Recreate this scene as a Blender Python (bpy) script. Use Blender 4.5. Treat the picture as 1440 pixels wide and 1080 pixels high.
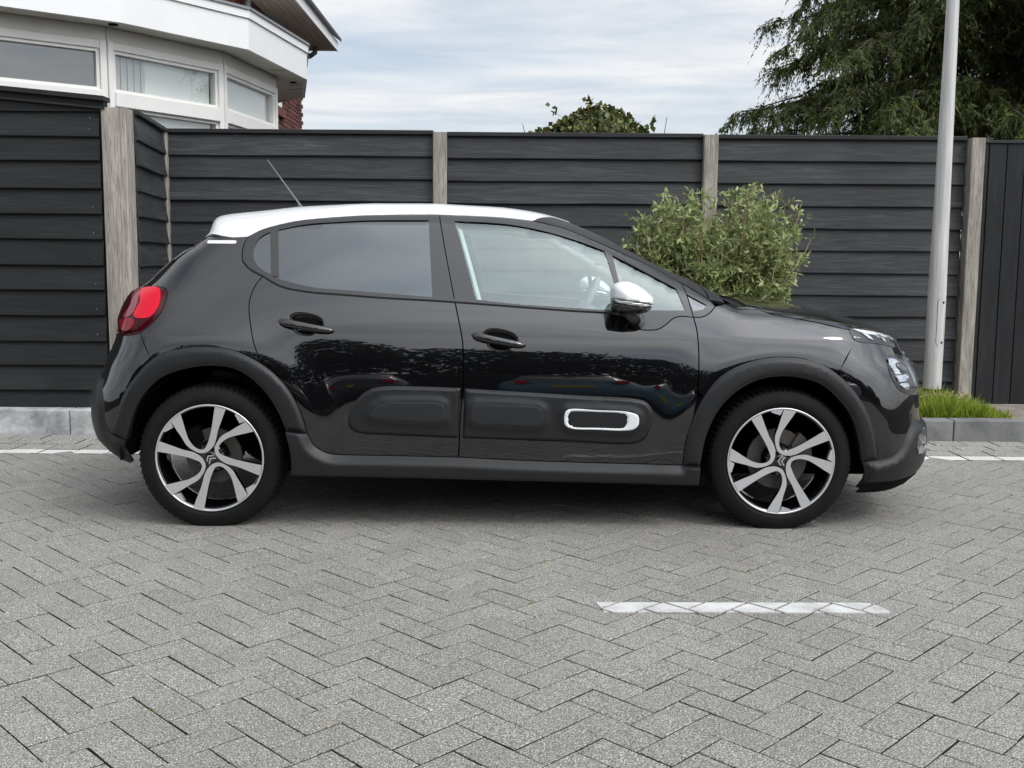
import bpy, bmesh, math, random
import numpy as np
from mathutils import Vector, Matrix
from mathutils.geometry import delaunay_2d_cdt

for o in list(bpy.data.objects): bpy.data.objects.remove(o)
scene = bpy.context.scene
COL = scene.collection
R = math.radians

# ------------------------------------------------------------------ camera
CAM_H = 1.18; PITCH = R(6.655); ROLL = R(0.43)
cam_data = bpy.data.cameras.new('camera')
cam_data.sensor_width = 36.0
cam_data.lens = 36.0 * 1457.0 / 1440.0
cam_data.clip_start = 0.05; cam_data.clip_end = 3000.0
cam = bpy.data.objects.new('camera', cam_data); COL.objects.link(cam)
fw = Vector((0, math.cos(PITCH), -math.sin(PITCH))); up0 = Vector((0, math.sin(PITCH), math.cos(PITCH))); rt0 = Vector((1, 0, 0))
rt = rt0*math.cos(ROLL) + up0*math.sin(ROLL); up = up0*math.cos(ROLL) - rt0*math.sin(ROLL)
cam.matrix_world = Matrix(((rt.x, up.x, -fw.x, 0), (rt.y, up.y, -fw.y, 0), (rt.z, up.z, -fw.z, CAM_H), (0, 0, 0, 1)))
scene.camera = cam

# ------------------------------------------------------------------ sky and sun (sun behind the camera, to the right, through thin cloud)
SUN_EL = R(48); SUN_AZ = R(132)          # azimuth clockwise from +Y
sd = Vector((math.sin(SUN_AZ)*math.cos(SUN_EL), math.cos(SUN_AZ)*math.cos(SUN_EL), math.sin(SUN_EL)))
w = bpy.data.worlds.new('World'); scene.world = w; w.use_nodes = True
nt = w.node_tree; nt.nodes.clear()
N = nt.nodes.new; L = nt.links.new
tc = N('ShaderNodeTexCoord'); sep = N('ShaderNodeSeparateXYZ'); L(tc.outputs['Generated'], sep.inputs[0])
zz = N('ShaderNodeMath'); zz.operation = 'MAXIMUM'; L(sep.outputs[2], zz.inputs[0]); zz.inputs[1].default_value = 0.0
za = N('ShaderNodeMath'); za.operation = 'ADD'; L(zz.outputs[0], za.inputs[0]); za.inputs[1].default_value = 0.13
dv = N('ShaderNodeVectorMath'); dv.operation = 'DIVIDE'; L(tc.outputs['Generated'], dv.inputs[0])
cb = N('ShaderNodeCombineXYZ'); L(za.outputs[0], cb.inputs[0]); L(za.outputs[0], cb.inputs[1]); cb.inputs[2].default_value = 1.0
L(cb.outputs[0], dv.inputs[1])
mp = N('ShaderNodeMapping'); L(dv.outputs[0], mp.inputs[0]); mp.inputs['Scale'].default_value = (0.55, 1.15, 0.0); mp.inputs['Location'].default_value = (3.3, 1.7, 0)
n1 = N('ShaderNodeTexNoise'); n1.inputs['Scale'].default_value = 1.05; n1.inputs['Detail'].default_value = 7; n1.inputs['Roughness'].default_value = 0.52; n1.inputs['Distortion'].default_value = 0.35
L(mp.outputs[0], n1.inputs['Vector'])
n2 = N('ShaderNodeTexNoise'); n2.inputs['Scale'].default_value = 3.1; n2.inputs['Detail'].default_value = 8; n2.inputs['Roughness'].default_value = 0.6; n2.inputs['Distortion'].default_value = 0.5
L(mp.outputs[0], n2.inputs['Vector'])
r1 = N('ShaderNodeValToRGB'); L(n1.outputs[0], r1.inputs[0])
r1.color_ramp.elements[0].position = 0.38; r1.color_ramp.elements[0].color = (0.45, 0.45, 0.45, 1)
r1.color_ramp.elements[1].position = 0.57; r1.color_ramp.elements[1].color = (1, 1, 1, 1)
r2 = N('ShaderNodeValToRGB'); L(n2.outputs[0], r2.inputs[0])
r2.color_ramp.elements[0].position = 0.34; r2.color_ramp.elements[0].color = (0.70, 0.755, 0.825, 1)
r2.color_ramp.elements[1].position = 0.62; r2.color_ramp.elements[1].color = (0.94, 0.95, 0.965, 1)
sky = N('ShaderNodeTexSky'); sky.sky_type = 'NISHITA'; sky.sun_disc = False
sky.sun_elevation = SUN_EL; sky.sun_rotation = SUN_AZ; sky.air_density = 1.0; sky.dust_density = 2.0; sky.ozone_density = 1.0
sk = N('ShaderNodeVectorMath'); sk.operation = 'SCALE'; L(sky.outputs[0], sk.inputs[0]); sk.inputs['Scale'].default_value = 1.0
# thin cloud veil over the blue sky (cloud colour divided by the background strength)
SKY_STRENGTH = 0.10
cl = N('ShaderNodeVectorMath'); cl.operation = 'SCALE'; L(r2.outputs[0], cl.inputs[0]); cl.inputs['Scale'].default_value = 0.68/SKY_STRENGTH
# thin cloud is brighter around the veiled sun
dt = N('ShaderNodeVectorMath'); dt.operation = 'DOT_PRODUCT'; L(tc.outputs['Generated'], dt.inputs[0]); dt.inputs[1].default_value = tuple(sd)
d0 = N('ShaderNodeMath'); d0.operation = 'MAXIMUM'; L(dt.outputs['Value'], d0.inputs[0]); d0.inputs[1].default_value = 0.0
dp = N('ShaderNodeMath'); dp.operation = 'POWER'; L(d0.outputs[0], dp.inputs[0]); dp.inputs[1].default_value = 4.5
dm_ = N('ShaderNodeMath'); dm_.operation = 'MULTIPLY_ADD'; L(dp.outputs[0], dm_.inputs[0]); dm_.inputs[1].default_value = 3.6; dm_.inputs[2].default_value = 1.0
cg = N('ShaderNodeVectorMath'); cg.operation = 'SCALE'; L(cl.outputs[0], cg.inputs[0]); L(dm_.outputs[0], cg.inputs['Scale']); cl = cg
mx = N('ShaderNodeMix'); mx.data_type = 'RGBA'; L(r1.outputs[0], mx.inputs[0]); L(sk.outputs[0], mx.inputs[6]); L(cl.outputs[0], mx.inputs[7])
bg = N('ShaderNodeBackground'); bg.inputs['Strength'].default_value = SKY_STRENGTH; L(mx.outputs[2], bg.inputs[0])
wo = N('ShaderNodeOutputWorld'); L(bg.outputs[0], wo.inputs[0])

sun_data = bpy.data.lights.new('sun', 'SUN'); sun_data.energy = 0.55; sun_data.angle = R(10); sun_data.color = (1.0, 0.95, 0.88)
sun = bpy.data.objects.new('sun', sun_data); COL.objects.link(sun); sun.location = (4, -4, 8)
sun.rotation_euler = (-sd).to_track_quat('-Z', 'Y').to_euler()

scene.render.engine = 'CYCLES'
vs = scene.view_settings; vs.view_transform = 'Standard'; vs.look = 'None'; vs.gamma = 1.0; vs.exposure = 0.54; vs.use_curve_mapping = False
scene.cycles.max_bounces = 10; scene.cycles.transparent_max_bounces = 24; scene.cycles.caustics_reflective = False; scene.cycles.caustics_refractive = False
scene.render.resolution_x = 1024; scene.render.resolution_y = 768

rng = np.random.default_rng(7); random.seed(7)

# ------------------------------------------------------------------ helpers
MATS = {}
def mat(name):
    m = bpy.data.materials.new(name); m.use_nodes = True; MATS[name] = m
    b = m.node_tree.nodes['Principled BSDF']
    return m, m.node_tree.nodes, m.node_tree.links, b
def simple(name, col, rough=0.5, metal=0.0, coat=0.0, coat_rough=0.03, coat_ior=1.5, ior=1.5, spec=None, emit=None):
    m, n, l, b = mat(name)
    b.inputs['Base Color'].default_value = (*col, 1); b.inputs['Roughness'].default_value = rough; b.inputs['Metallic'].default_value = metal
    b.inputs['Coat Weight'].default_value = coat; b.inputs['Coat Roughness'].default_value = coat_rough; b.inputs['Coat IOR'].default_value = coat_ior
    b.inputs['IOR'].default_value = ior
    if spec is not None: b.inputs['Specular IOR Level'].default_value = spec
    return m
def node(n, t, **kw):
    x = n.new(t)
    for k, v in kw.items():
        if k in x.inputs: x.inputs[k].default_value = v
        else: setattr(x, k, v)
    return x
def ramp(n, stops):
    r = n.new('ShaderNodeValToRGB'); e = r.color_ramp.elements
    while len(e) < len(stops): e.new(0.5)
    for i, (p, c) in enumerate(stops):
        e[i].position = p; e[i].color = (*c, 1) if len(c) == 3 else c
    return r
def link_obj(o, parent=None):
    COL.objects.link(o)
    if parent is not None: o.parent = parent
    return o
def tag(o, label=None, cat=None, group=None, kind=None):
    if label: o['label'] = label
    if cat: o['category'] = cat
    if group: o['group'] = group
    if kind: o['kind'] = kind
    return o
def empty(name, loc=(0, 0, 0), rz=0.0, parent=None):
    o = bpy.data.objects.new(name, None); o.empty_display_size = 0.1; o.location = loc; o.rotation_euler = (0, 0, rz)
    return link_obj(o, parent)
def mesh_obj(name, v, f, m, parent=None, smooth=False, normals=None, loc=None):
    me = bpy.data.meshes.new(name)
    me.from_pydata([tuple(map(float, p)) for p in v], [], [tuple(map(int, q)) for q in f])
    if smooth: me.polygons.foreach_set('use_smooth', [True]*len(me.polygons))
    if m is not None: me.materials.append(m)
    me.update()
    if normals is not None: me.normals_split_custom_set_from_vertices([tuple(map(float, q)) for q in normals])
    o = bpy.data.objects.new(name, me)
    if loc is not None: o.location = loc
    return link_obj(o, parent)
def quads_obj(name, v, nq, m, parent=None, smooth=False):
    """fast builder: v (nq*4,3) array of independent quads"""
    me = bpy.data.meshes.new(name); v = np.asarray(v, np.float32).reshape(-1, 3)
    me.vertices.add(len(v)); me.vertices.foreach_set('co', v.ravel())
    me.loops.add(len(v)); me.loops.foreach_set('vertex_index', np.arange(len(v), dtype=np.int32))
    me.polygons.add(nq); me.polygons.foreach_set('loop_start', np.arange(0, len(v), 4, dtype=np.int32)); me.polygons.foreach_set('loop_total', np.full(nq, 4, np.int32))
    me.update(calc_edges=True); me.materials.append(m)
    if smooth: me.polygons.foreach_set('use_smooth', [True]*nq)
    return link_obj(bpy.data.objects.new(name, me), parent)
class MB:
    """collects shapes for ONE mesh object"""
    def __init__(s): s.v = []; s.f = []
    def add(s, v, f):
        k = len(s.v); s.v += [tuple(p) for p in v]; s.f += [tuple(i+k for i in q) for q in f]; return s
    def box(s, x0, x1, y0, y1, z0, z1, bev=0.0):
        if bev <= 0:
            v = [(x, y, z) for x in (x0, x1) for y in (y0, y1) for z in (z0, z1)]
            f = [(0, 1, 3, 2), (4, 6, 7, 5), (0, 4, 5, 1), (2, 3, 7, 6), (0, 2, 6, 4), (1, 5, 7, 3)]
            return s.add(v, f)
        bm = bmesh.new(); bmesh.ops.create_cube(bm, size=1.0)
        for q in bm.verts: q.co = Vector(((x0+x1)/2+q.co.x*(x1-x0), (y0+y1)/2+q.co.y*(y1-y0), (z0+z1)/2+q.co.z*(z1-z0)))
        bmesh.ops.bevel(bm, geom=bm.edges[:], offset=bev, segments=2, affect='EDGES', profile=0.5)
        bm.verts.index_update(); s.add([q.co[:] for q in bm.verts], [[q.index for q in f.verts] for f in bm.faces]); bm.free(); return s
    def prism(s, poly, a, b, axis='y'):
        """polygon (2D) extruded between a and b along axis"""
        n = len(poly)
        mk = {'y': lambda p, t: (p[0], t, p[1]), 'z': lambda p, t: (p[0], p[1], t), 'x': lambda p, t: (t, p[0], p[1])}[axis]
        v = [mk(p, a) for p in poly] + [mk(p, b) for p in poly]
        f = [tuple(range(n)), tuple(range(2*n-1, n-1, -1))] + [(i, i+n, (i+1) % n+n, (i+1) % n) for i in range(n)]
        return s.add(v, f)
    def tube(s, pts, rad, seg=8, cap=True):
        pts = [Vector(p) for p in pts]; n = len(pts); rad = rad if hasattr(rad, '__len__') else [rad]*n
        v = []; f = []
        prev = None
        for i, p in enumerate(pts):
            d = (pts[min(i+1, n-1)]-pts[max(i-1, 0)]).normalized()
            a = d.orthogonal().normalized() if prev is None else (prev - d*prev.dot(d)).normalized()
            prev = a; b = d.cross(a)
            for k in range(seg):
                t = 2*math.pi*k/seg; v.append(tuple(p + (a*math.cos(t)+b*math.sin(t))*rad[i]))
        for i in range(n-1):
            for k in range(seg):
                f.append((i*seg+k, i*seg+(k+1) % seg, (i+1)*seg+(k+1) % seg, (i+1)*seg+k))
        if cap: f.append(tuple(range(seg-1, -1, -1))); f.append(tuple(range((n-1)*seg, n*seg)))
        return s.add(v, f)
    def lathe(s, prof, seg=48, axis='y', cx=0, cz=0, close=False):
        """profile of (radius, axial) revolved about the y axis (or z)"""
        v = []; f = []; n = len(prof)
        for k in range(seg):
            t = 2*math.pi*k/seg; c, q = math.cos(t), math.sin(t)
            for r, a in prof:
                v.append((cx+r*c, a, cz+r*q) if axis == 'y' else (cx+r*c, cz+r*q, a))
        for k in range(seg):
            k2 = (k+1) % seg
            for i in range(n-1 if not close else n):
                j = (i+1) % n; f.append((k*n+i, k*n+j, k2*n+j, k2*n+i))
        return s.add(v, f)
    def build(s, name, m, parent=None, smooth=False, loc=None): return mesh_obj(name, s.v, s.f, m, parent, smooth, loc=loc)
def shade_auto(o, ang=35):
    """smooth shading with sharp edges kept"""
    me = o.data; bm = bmesh.new(); bm.from_mesh(me)
    bmesh.ops.recalc_face_normals(bm, faces=bm.faces)
    for e in bm.edges:
        e.smooth = len(e.link_faces) == 2 and e.calc_face_angle(0) < R(ang)
    for f in bm.faces: f.smooth = True
    bm.to_mesh(me); bm.free(); return o

# ------------------------------------------------------------------ materials
def noise_bump(n, l, b, scale, strength, dist=0.002, detail=4, vec=None):
    t = node(n, 'ShaderNodeTexNoise', Scale=scale, Detail=detail)
    if vec is not None: l.new(vec, t.inputs['Vector'])
    bp = node(n, 'ShaderNodeBump', Strength=strength, Distance=dist); l.new(t.outputs[0], bp.inputs['Height']); l.new(bp.outputs[0], b.inputs['Normal'])
    return t
def mat_paver(name, tone=1.0, white=False):
    m, n, l, b = mat(name)
    geo = node(n, 'ShaderNodeNewGeometry'); oi = node(n, 'ShaderNodeObjectInfo')
    g1 = node(n, 'ShaderNodeTexNoise', Scale=225.0, Detail=2.0, Roughness=0.75); l.new(geo.outputs['Position'], g1.inputs['Vector'])
    g2 = node(n, 'ShaderNodeTexVoronoi', Scale=170.0); l.new(geo.outputs['Position'], g2.inputs['Vector'])
    if white: r1 = ramp(n, [(0.30, (0.30, 0.30, 0.29)), (0.42, (0.62, 0.62, 0.60)), (0.7, (0.80, 0.80, 0.78))])
    else: r1 = ramp(n, [(0.30, (0.045, 0.045, 0.043)), (0.45, (0.20, 0.194, 0.18)), (0.56, (0.30, 0.291, 0.272)), (0.67, (0.73, 0.713, 0.675))])
    l.new(g1.outputs[0], r1.inputs[0])
    sp = node(n, 'ShaderNodeSeparateColor'); l.new(g2.outputs['Color'], sp.inputs[0])
    r2 = ramp(n, [(0.0, (0.62, 0.62, 0.62)), (0.5, (0.95, 0.95, 0.95)), (1.0, (1.35, 1.33, 1.30))]); l.new(sp.outputs[0], r2.inputs[0])
    mu = node(n, 'ShaderNodeMix', data_type='RGBA', blend_type='MULTIPLY'); mu.inputs[0].default_value = 0.75 if not white else 0.2
    l.new(r1.outputs[0], mu.inputs[6]); l.new(r2.outputs[0], mu.inputs[7])
    # tone of each stone, then broad staining over the whole yard
    ad = node(n, 'ShaderNodeMath', operation='ADD'); l.new(geo.outputs['Random Per Island'], ad.inputs[0]); l.new(oi.outputs['Random'], ad.inputs[1])
    fr = node(n, 'ShaderNodeMath', operation='FRACT'); l.new(ad.outputs[0], fr.inputs[0])
    r3 = ramp(n, [(0.0, (0.94*tone,)*3), (0.5, (tone, tone, 0.99*tone)), (1.0, (1.055*tone, 1.045*tone, 1.02*tone))]); l.new(fr.outputs[0], r3.inputs[0])
    m2 = node(n, 'ShaderNodeMix', data_type='RGBA', blend_type='MULTIPLY'); m2.inputs[0].default_value = 1.0
    l.new(mu.outputs[2], m2.inputs[6]); l.new(r3.outputs[0], m2.inputs[7])
    st = node(n, 'ShaderNodeTexNoise', Scale=0.9, Detail=5.0, Roughness=0.6); l.new(geo.outputs['Position'], st.inputs['Vector'])
    r4 = ramp(n, [(0.3, (0.80, 0.79, 0.76)), (0.55, (1.0, 1.0, 1.0)), (0.8, (1.06, 1.05, 1.04))]); l.new(st.outputs[0], r4.inputs[0])
    m3 = node(n, 'ShaderNodeMix', data_type='RGBA', blend_type='MULTIPLY'); m3.inputs[0].default_value = 0.9
    l.new(m2.outputs[2], m3.inputs[6]); l.new(r4.outputs[0], m3.inputs[7]); l.new(m3.outputs[2], b.inputs['Base Color'])
    b.inputs['Roughness'].default_value = 0.9; b.inputs['Specular IOR Level'].default_value = 0.3
    bp = node(n, 'ShaderNodeBump', Strength=0.55, Distance=0.0016); l.new(g1.outputs[0], bp.inputs['Height']); l.new(bp.outputs[0], b.inputs['Normal'])
    return m
M_PAVER = mat_paver('grey concrete paver')
M_PAVER_WHITE = mat_paver('white painted paver', white=True)
M_STRIP = mat_paver('edge strip paver', tone=1.12)

def mat_joint():
    m, n, l, b = mat('joint sand and moss')
    geo = node(n, 'ShaderNodeNewGeometry')
    t = node(n, 'ShaderNodeTexNoise', Scale=2.3, Detail=6.0, Roughness=0.7); l.new(geo.outputs['Position'], t.inputs['Vector'])
    r = ramp(n, [(0.0, (0.014, 0.013, 0.012)), (0.58, (0.024, 0.022, 0.018)), (0.68, (0.07, 0.08, 0.025)), (0.8, (0.15, 0.17, 0.04))]); l.new(t.outputs[0], r.inputs[0])
    l.new(r.outputs[0], b.inputs['Base Color']); b.inputs['Roughness'].default_value = 1.0; b.inputs['Specular IOR Level'].default_value = 0.1
    return m
M_JOINT = mat_joint()
def mat_paint_line():
    m, n, l, b = mat('worn white road paint')
    geo = node(n, 'ShaderNodeNewGeometry')
    t = node(n, 'ShaderNodeTexNoise', Scale=300.0, Detail=2.0); l.new(geo.outputs['Position'], t.inputs['Vector'])
    t2 = node(n, 'ShaderNodeTexNoise', Scale=9.0, Detail=4.0); l.new(geo.outputs['Position'], t2.inputs['Vector'])
    ad = node(n, 'ShaderNodeMath', operation='ADD'); l.new(t.outputs[0], ad.inputs[0]); l.new(t2.outputs[0], ad.inputs[1])
    r = ramp(n, [(0.36, (0.24, 0.235, 0.225)), (0.46, (0.50, 0.50, 0.485)), (0.60, (0.66, 0.66, 0.64))])
    hf = node(n, 'ShaderNodeMath', operation='MULTIPLY'); hf.inputs[1].default_value = 0.5; l.new(ad.outputs[0], hf.inputs[0]); l.new(hf.outputs[0], r.inputs[0])
    l.new(r.outputs[0], b.inputs['Base Color']); b.inputs['Roughness'].default_value = 0.8
    return m
M_LINE = mat_paint_line()
def mat_concrete(name, base, dark, green=0.0):
    m, n, l, b = mat(name)
    geo = node(n, 'ShaderNodeNewGeometry')
    t = node(n, 'ShaderNodeTexNoise', Scale=5.0, Detail=7.0, Roughness=0.7); l.new(geo.outputs['Position'], t.inputs['Vector'])
    r = ramp(n, [(0.35, dark), (0.62, base)]); l.new(t.outputs[0], r.inputs[0])
    t2 = node(n, 'ShaderNodeTexNoise', Scale=160.0, Detail=2.0); l.new(geo.outputs['Position'], t2.inputs['Vector'])
    r2 = ramp(n, [(0.3, (0.8, 0.8, 0.8)), (0.7, (1.12, 1.12, 1.12))]); l.new(t2.outputs[0], r2.inputs[0])
    mu = node(n, 'ShaderNodeMix', data_type='RGBA', blend_type='MULTIPLY'); mu.inputs[0].default_value = 1.0
    l.new(r.outputs[0], mu.inputs[6]); l.new(r2.outputs[0], mu.inputs[7]); l.new(mu.outputs[2], b.inputs['Base Color'])
    b.inputs['Roughness'].default_value = 0.9
    bp = node(n, 'ShaderNodeBump', Strength=0.4, Distance=0.003); l.new(t2.outputs[0], bp.inputs['Height']); l.new(bp.outputs[0], b.inputs['Normal'])
    return m
M_KERB = mat_concrete('kerb concrete', (0.24, 0.24, 0.235), (0.13, 0.132, 0.132))
M_KERB_OLD = mat_concrete('weathered kerb concrete', (0.62, 0.63, 0.63), (0.22, 0.225, 0.225))
M_SOIL = mat_concrete('dry sandy soil', (0.33, 0.29, 0.24), (0.15, 0.125, 0.10))

def mat_wood(name, c0, c1, c2, axis='x', rough=0.62, spec=0.5, gscale=1.0, tint=0.25):
    """grain runs along the given object axis"""
    m, n, l, b = mat(name)
    tc = node(n, 'ShaderNodeTexCoord'); oi = node(n, 'ShaderNodeObjectInfo')
    off = node(n, 'ShaderNodeMath', operation='MULTIPLY'); off.inputs[1].default_value = 37.0; l.new(oi.outputs['Random'], off.inputs[0])
    cv = node(n, 'ShaderNodeCombineXYZ'); l.new(off.outputs[0], cv.inputs[0]); l.new(off.outputs[0], cv.inputs[1]); l.new(off.outputs[0], cv.inputs[2])
    ad = node(n, 'ShaderNodeVectorMath', operation='ADD'); l.new(tc.outputs['Object'], ad.inputs[0]); l.new(cv.outputs[0], ad.inputs[1])
    mp = node(n, 'ShaderNodeMapping'); l.new(ad.outputs[0], mp.inputs[0])
    s = {'x': (1.3, 26, 26), 'z': (26, 26, 1.3)}[axis]; mp.inputs['Scale'].default_value = tuple(q*gscale for q in s)
    t = node(n, 'ShaderNodeTexNoise', Scale=2.2, Detail=7.0, Roughness=0.62, Distortion=1.1); l.new(mp.outputs[0], t.inputs['Vector'])
    mp2 = node(n, 'ShaderNodeMapping'); l.new(ad.outputs[0], mp2.inputs[0]); mp2.inputs['Scale'].default_value = {'x': (0.9, 5, 5), 'z': (5, 5, 0.9)}[axis]
    t2 = node(n, 'ShaderNodeTexNoise', Scale=1.6, Detail=4.0, Distortion=0.6); l.new(mp2.outputs[0], t2.inputs['Vector'])
    r = ramp(n, [(0.30, c0), (0.52, c1), (0.75, c2)]); l.new(t.outputs[0], r.inputs[0])
    r2 = ramp(n, [(0.3, (0.72,)*3), (0.7, (1.3,)*3)]); l.new(t2.outputs[0], r2.inputs[0])
    mu = node(n, 'ShaderNodeMix', data_type='RGBA', blend_type='MULTIPLY'); mu.inputs[0].default_value = 0.9
    l.new(r.outputs[0], mu.inputs[6]); l.new(r2.outputs[0], mu.inputs[7])
    r3 = ramp(n, [(0.0, (1-tint,)*3), (1.0, (1+tint,)*3)]); l.new(oi.outputs['Random'], r3.inputs[0])
    m2 = node(n, 'ShaderNodeMix', data_type='RGBA', blend_type='MULTIPLY'); m2.inputs[0].default_value = 1.0
    l.new(mu.outputs[2], m2.inputs[6]); l.new(r3.outputs[0], m2.inputs[7]); l.new(m2.outputs[2], b.inputs['Base Color'])
    b.inputs['Roughness'].default_value = rough; b.inputs['Specular IOR Level'].default_value = spec
    bp = node(n, 'ShaderNodeBump', Strength=0.45, Distance=0.003); l.new(t.outputs[0], bp.inputs['Height']); l.new(bp.outputs[0], b.inputs['Normal'])
    return m
M_BOARD = mat_wood('black stained board', (0.013, 0.014, 0.0155), (0.030, 0.0325, 0.036), (0.066, 0.071, 0.077))
M_BOARD_DARK = mat_wood('fresh black stained board', (0.010, 0.0105, 0.011), (0.015, 0.016, 0.017), (0.026, 0.028, 0.030), rough=0.7, spec=0.35)
M_BOARD_V = mat_wood('black upright board', (0.009, 0.0095, 0.010), (0.0135, 0.0145, 0.016), (0.024, 0.026, 0.028), axis='z', rough=0.7, spec=0.35)
M_POST = mat_wood('weathered grey post', (0.15, 0.132, 0.11), (0.33, 0.30, 0.262), (0.50, 0.465, 0.42), axis='z', rough=0.85, spec=0.2, gscale=1.7, tint=0.12)
M_CAP = mat_wood('black cap rail', (0.008, 0.0085, 0.009), (0.014, 0.0145, 0.016), (0.028, 0.029, 0.031), rough=0.6)

# car
M_BLACK = simple('black car paint', (0.0035, 0.0035, 0.0042), rough=0.25, coat=1.0, coat_rough=0.012, coat_ior=1.80, spec=0.05)
M_WHITE = simple('white car paint', (0.80, 0.805, 0.81), rough=0.4, coat=0.6, coat_rough=0.04)
M_PLASTIC = None
def mat_plastic():
    m, n, l, b = mat('grained dark grey plastic')
    b.inputs['Base Color'].default_value = (0.0115, 0.012, 0.013, 1); b.inputs['Roughness'].default_value = 0.46; b.inputs['Specular IOR Level'].default_value = 0.42
    tc = node(n, 'ShaderNodeTexCoord'); noise_bump(n, l, b, 700.0, 0.12, 0.0006, 2, tc.outputs['Object'])
    return m
M_PLASTIC = mat_plastic()
M_PAD = simple('matt dark grey pad', (0.018, 0.019, 0.021), rough=0.6, spec=0.35)
M_SATIN = simple('satin black trim', (0.012, 0.012, 0.013), rough=0.22, coat=0.5, coat_rough=0.12, coat_ior=1.6)
M_PILLAR = simple('matt black pillar', (0.016, 0.016, 0.017), rough=0.5, spec=0.35)
M_RUBBER = simple('black rubber', (0.006, 0.006, 0.006), rough=0.75, spec=0.25)
M_DARK = simple('black underbody', (0.004, 0.004, 0.004), rough=0.95, spec=0.1)
M_GLOSSBLACK = simple('gloss black', (0.003, 0.003, 0.003), rough=0.06, coat=1.0, coat_rough=0.02)
M_CHROME = simple('chrome', (0.78, 0.79, 0.80), rough=0.08, metal=1.0)
M_ALU = None
def mat_alu():
    m, n, l, b = mat('machined alloy')
    b.inputs['Base Color'].default_value = (0.74, 0.745, 0.76, 1); b.inputs['Metallic'].default_value = 0.7; b.inputs['Roughness'].default_value = 0.3
    tc = node(n, 'ShaderNodeTexCoord'); noise_bump(n, l, b, 260.0, 0.1, 0.0004, 2, tc.outputs['Object'])
    return m
M_ALU = mat_alu()
M_DISC = simple('brake disc steel', (0.12, 0.11, 0.10), rough=0.5, metal=0.6)
def mat_tyre():
    m, n, l, b = mat('tyre rubber')
    tc = node(n, 'ShaderNodeTexCoord')
    t = node(n, 'ShaderNodeTexNoise', Scale=7.0, Detail=5.0); l.new(tc.outputs['Object'], t.inputs['Vector'])
    r = ramp(n, [(0.3, (0.005, 0.005, 0.005)), (0.7, (0.010, 0.0099, 0.0098))]); l.new(t.outputs[0], r.inputs[0]); l.new(r.outputs[0], b.inputs['Base Color'])
    b.inputs['Roughness'].default_value = 0.72; b.inputs['Specular IOR Level'].default_value = 0.22
    return m
M_TYRE = mat_tyre()
def mat_glass(name, tint, ior, gloss=(1, 1, 1)):
    m = bpy.data.materials.new(name); m.use_nodes = True; n = m.node_tree.nodes; l = m.node_tree.links; n.clear()
    # thin pane: Schlick reflectance from |N.I|, the same from both sides
    f0 = ((ior-1)/(ior+1))**2
    geo = node(n, 'ShaderNodeNewGeometry'); dt_ = node(n, 'ShaderNodeVectorMath', operation='DOT_PRODUCT'); l.new(geo.outputs['Normal'], dt_.inputs[0]); l.new(geo.outputs['Incoming'], dt_.inputs[1])
    ab = node(n, 'ShaderNodeMath', operation='ABSOLUTE'); l.new(dt_.outputs['Value'], ab.inputs[0]); om = node(n, 'ShaderNodeMath', operation='SUBTRACT'); om.inputs[0].default_value = 1.0; l.new(ab.outputs[0], om.inputs[1])
    pw5 = node(n, 'ShaderNodeMath', operation='POWER'); l.new(om.outputs[0], pw5.inputs[0]); pw5.inputs[1].default_value = 5.0
    fr = node(n, 'ShaderNodeMath', operation='MULTIPLY_ADD'); l.new(pw5.outputs[0], fr.inputs[0]); fr.inputs[1].default_value = 1-f0; fr.inputs[2].default_value = f0; fr.use_clamp = True
    tr = node(n, 'ShaderNodeBsdfTransparent'); tr.inputs[0].default_value = (*tint, 1)
    gl = node(n, 'ShaderNodeBsdfGlossy', Roughness=0.0); gl.inputs[0].default_value = (*gloss, 1)
    mx = node(n, 'ShaderNodeMixShader'); l.new(fr.outputs[0], mx.inputs[0]); l.new(tr.outputs[0], mx.inputs[1]); l.new(gl.outputs[0], mx.inputs[2])
    o = node(n, 'ShaderNodeOutputMaterial'); l.new(mx.outputs[0], o.inputs[0]); return m
M_GLASS = mat_glass('clear car glass', (0.86, 0.95, 0.92), 2.4, (0.90, 1.0, 0.98)); M_SCREEN = mat_glass('windscreen glass', (0.88, 0.95, 0.93), 1.5)
M_TINT = mat_glass('privacy glass', (0.03, 0.032, 0.036), 2.25, (0.92, 0.97, 1.0))
M_LENS = mat_glass('clear lamp lens', (0.95, 0.96, 0.97), 1.3)
M_HOUSEGLASS = mat_glass('house window glass', (0.95, 0.97, 0.97), 1.75)
M_RED = simple('bright red lamp lens', (0.70, 0.008, 0.03), rough=0.2, coat=1.0, coat_rough=0.02, coat_ior=1.4, spec=0.0)
M_DARKRED = simple('dark red lamp lens', (0.045, 0.0015, 0.005), rough=0.2, coat=1.0, coat_rough=0.01, coat_ior=1.33, spec=0.0)
M_RED2 = simple('deep red lamp lens', (0.22, 0.003, 0.010), rough=0.2, coat=1.0, coat_rough=0.02, coat_ior=1.4, spec=0.0)
M_PINK = simple('pale red reflector', (0.26, 0.05, 0.07), rough=0.3, coat=1.0, coat_rough=0.02, coat_ior=1.4, spec=0.1)
M_LAMPDARK = simple('lamp housing', (0.018, 0.018, 0.02), rough=0.3); M_LAMPGREY = simple('lamp grey', (0.22, 0.225, 0.235), rough=0.25, metal=0.5)
M_SEAT = simple('grey seat fabric', (0.13, 0.135, 0.14), rough=0.9)
M_TRIM = simple('light grey trim', (0.62, 0.66, 0.64), rough=0.8)
M_DASH = simple('grey dashboard', (0.13, 0.14, 0.14), rough=0.7)
M_YELLOW = simple('yellow number plate', (0.75, 0.50, 0.02), rough=0.5)

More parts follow.
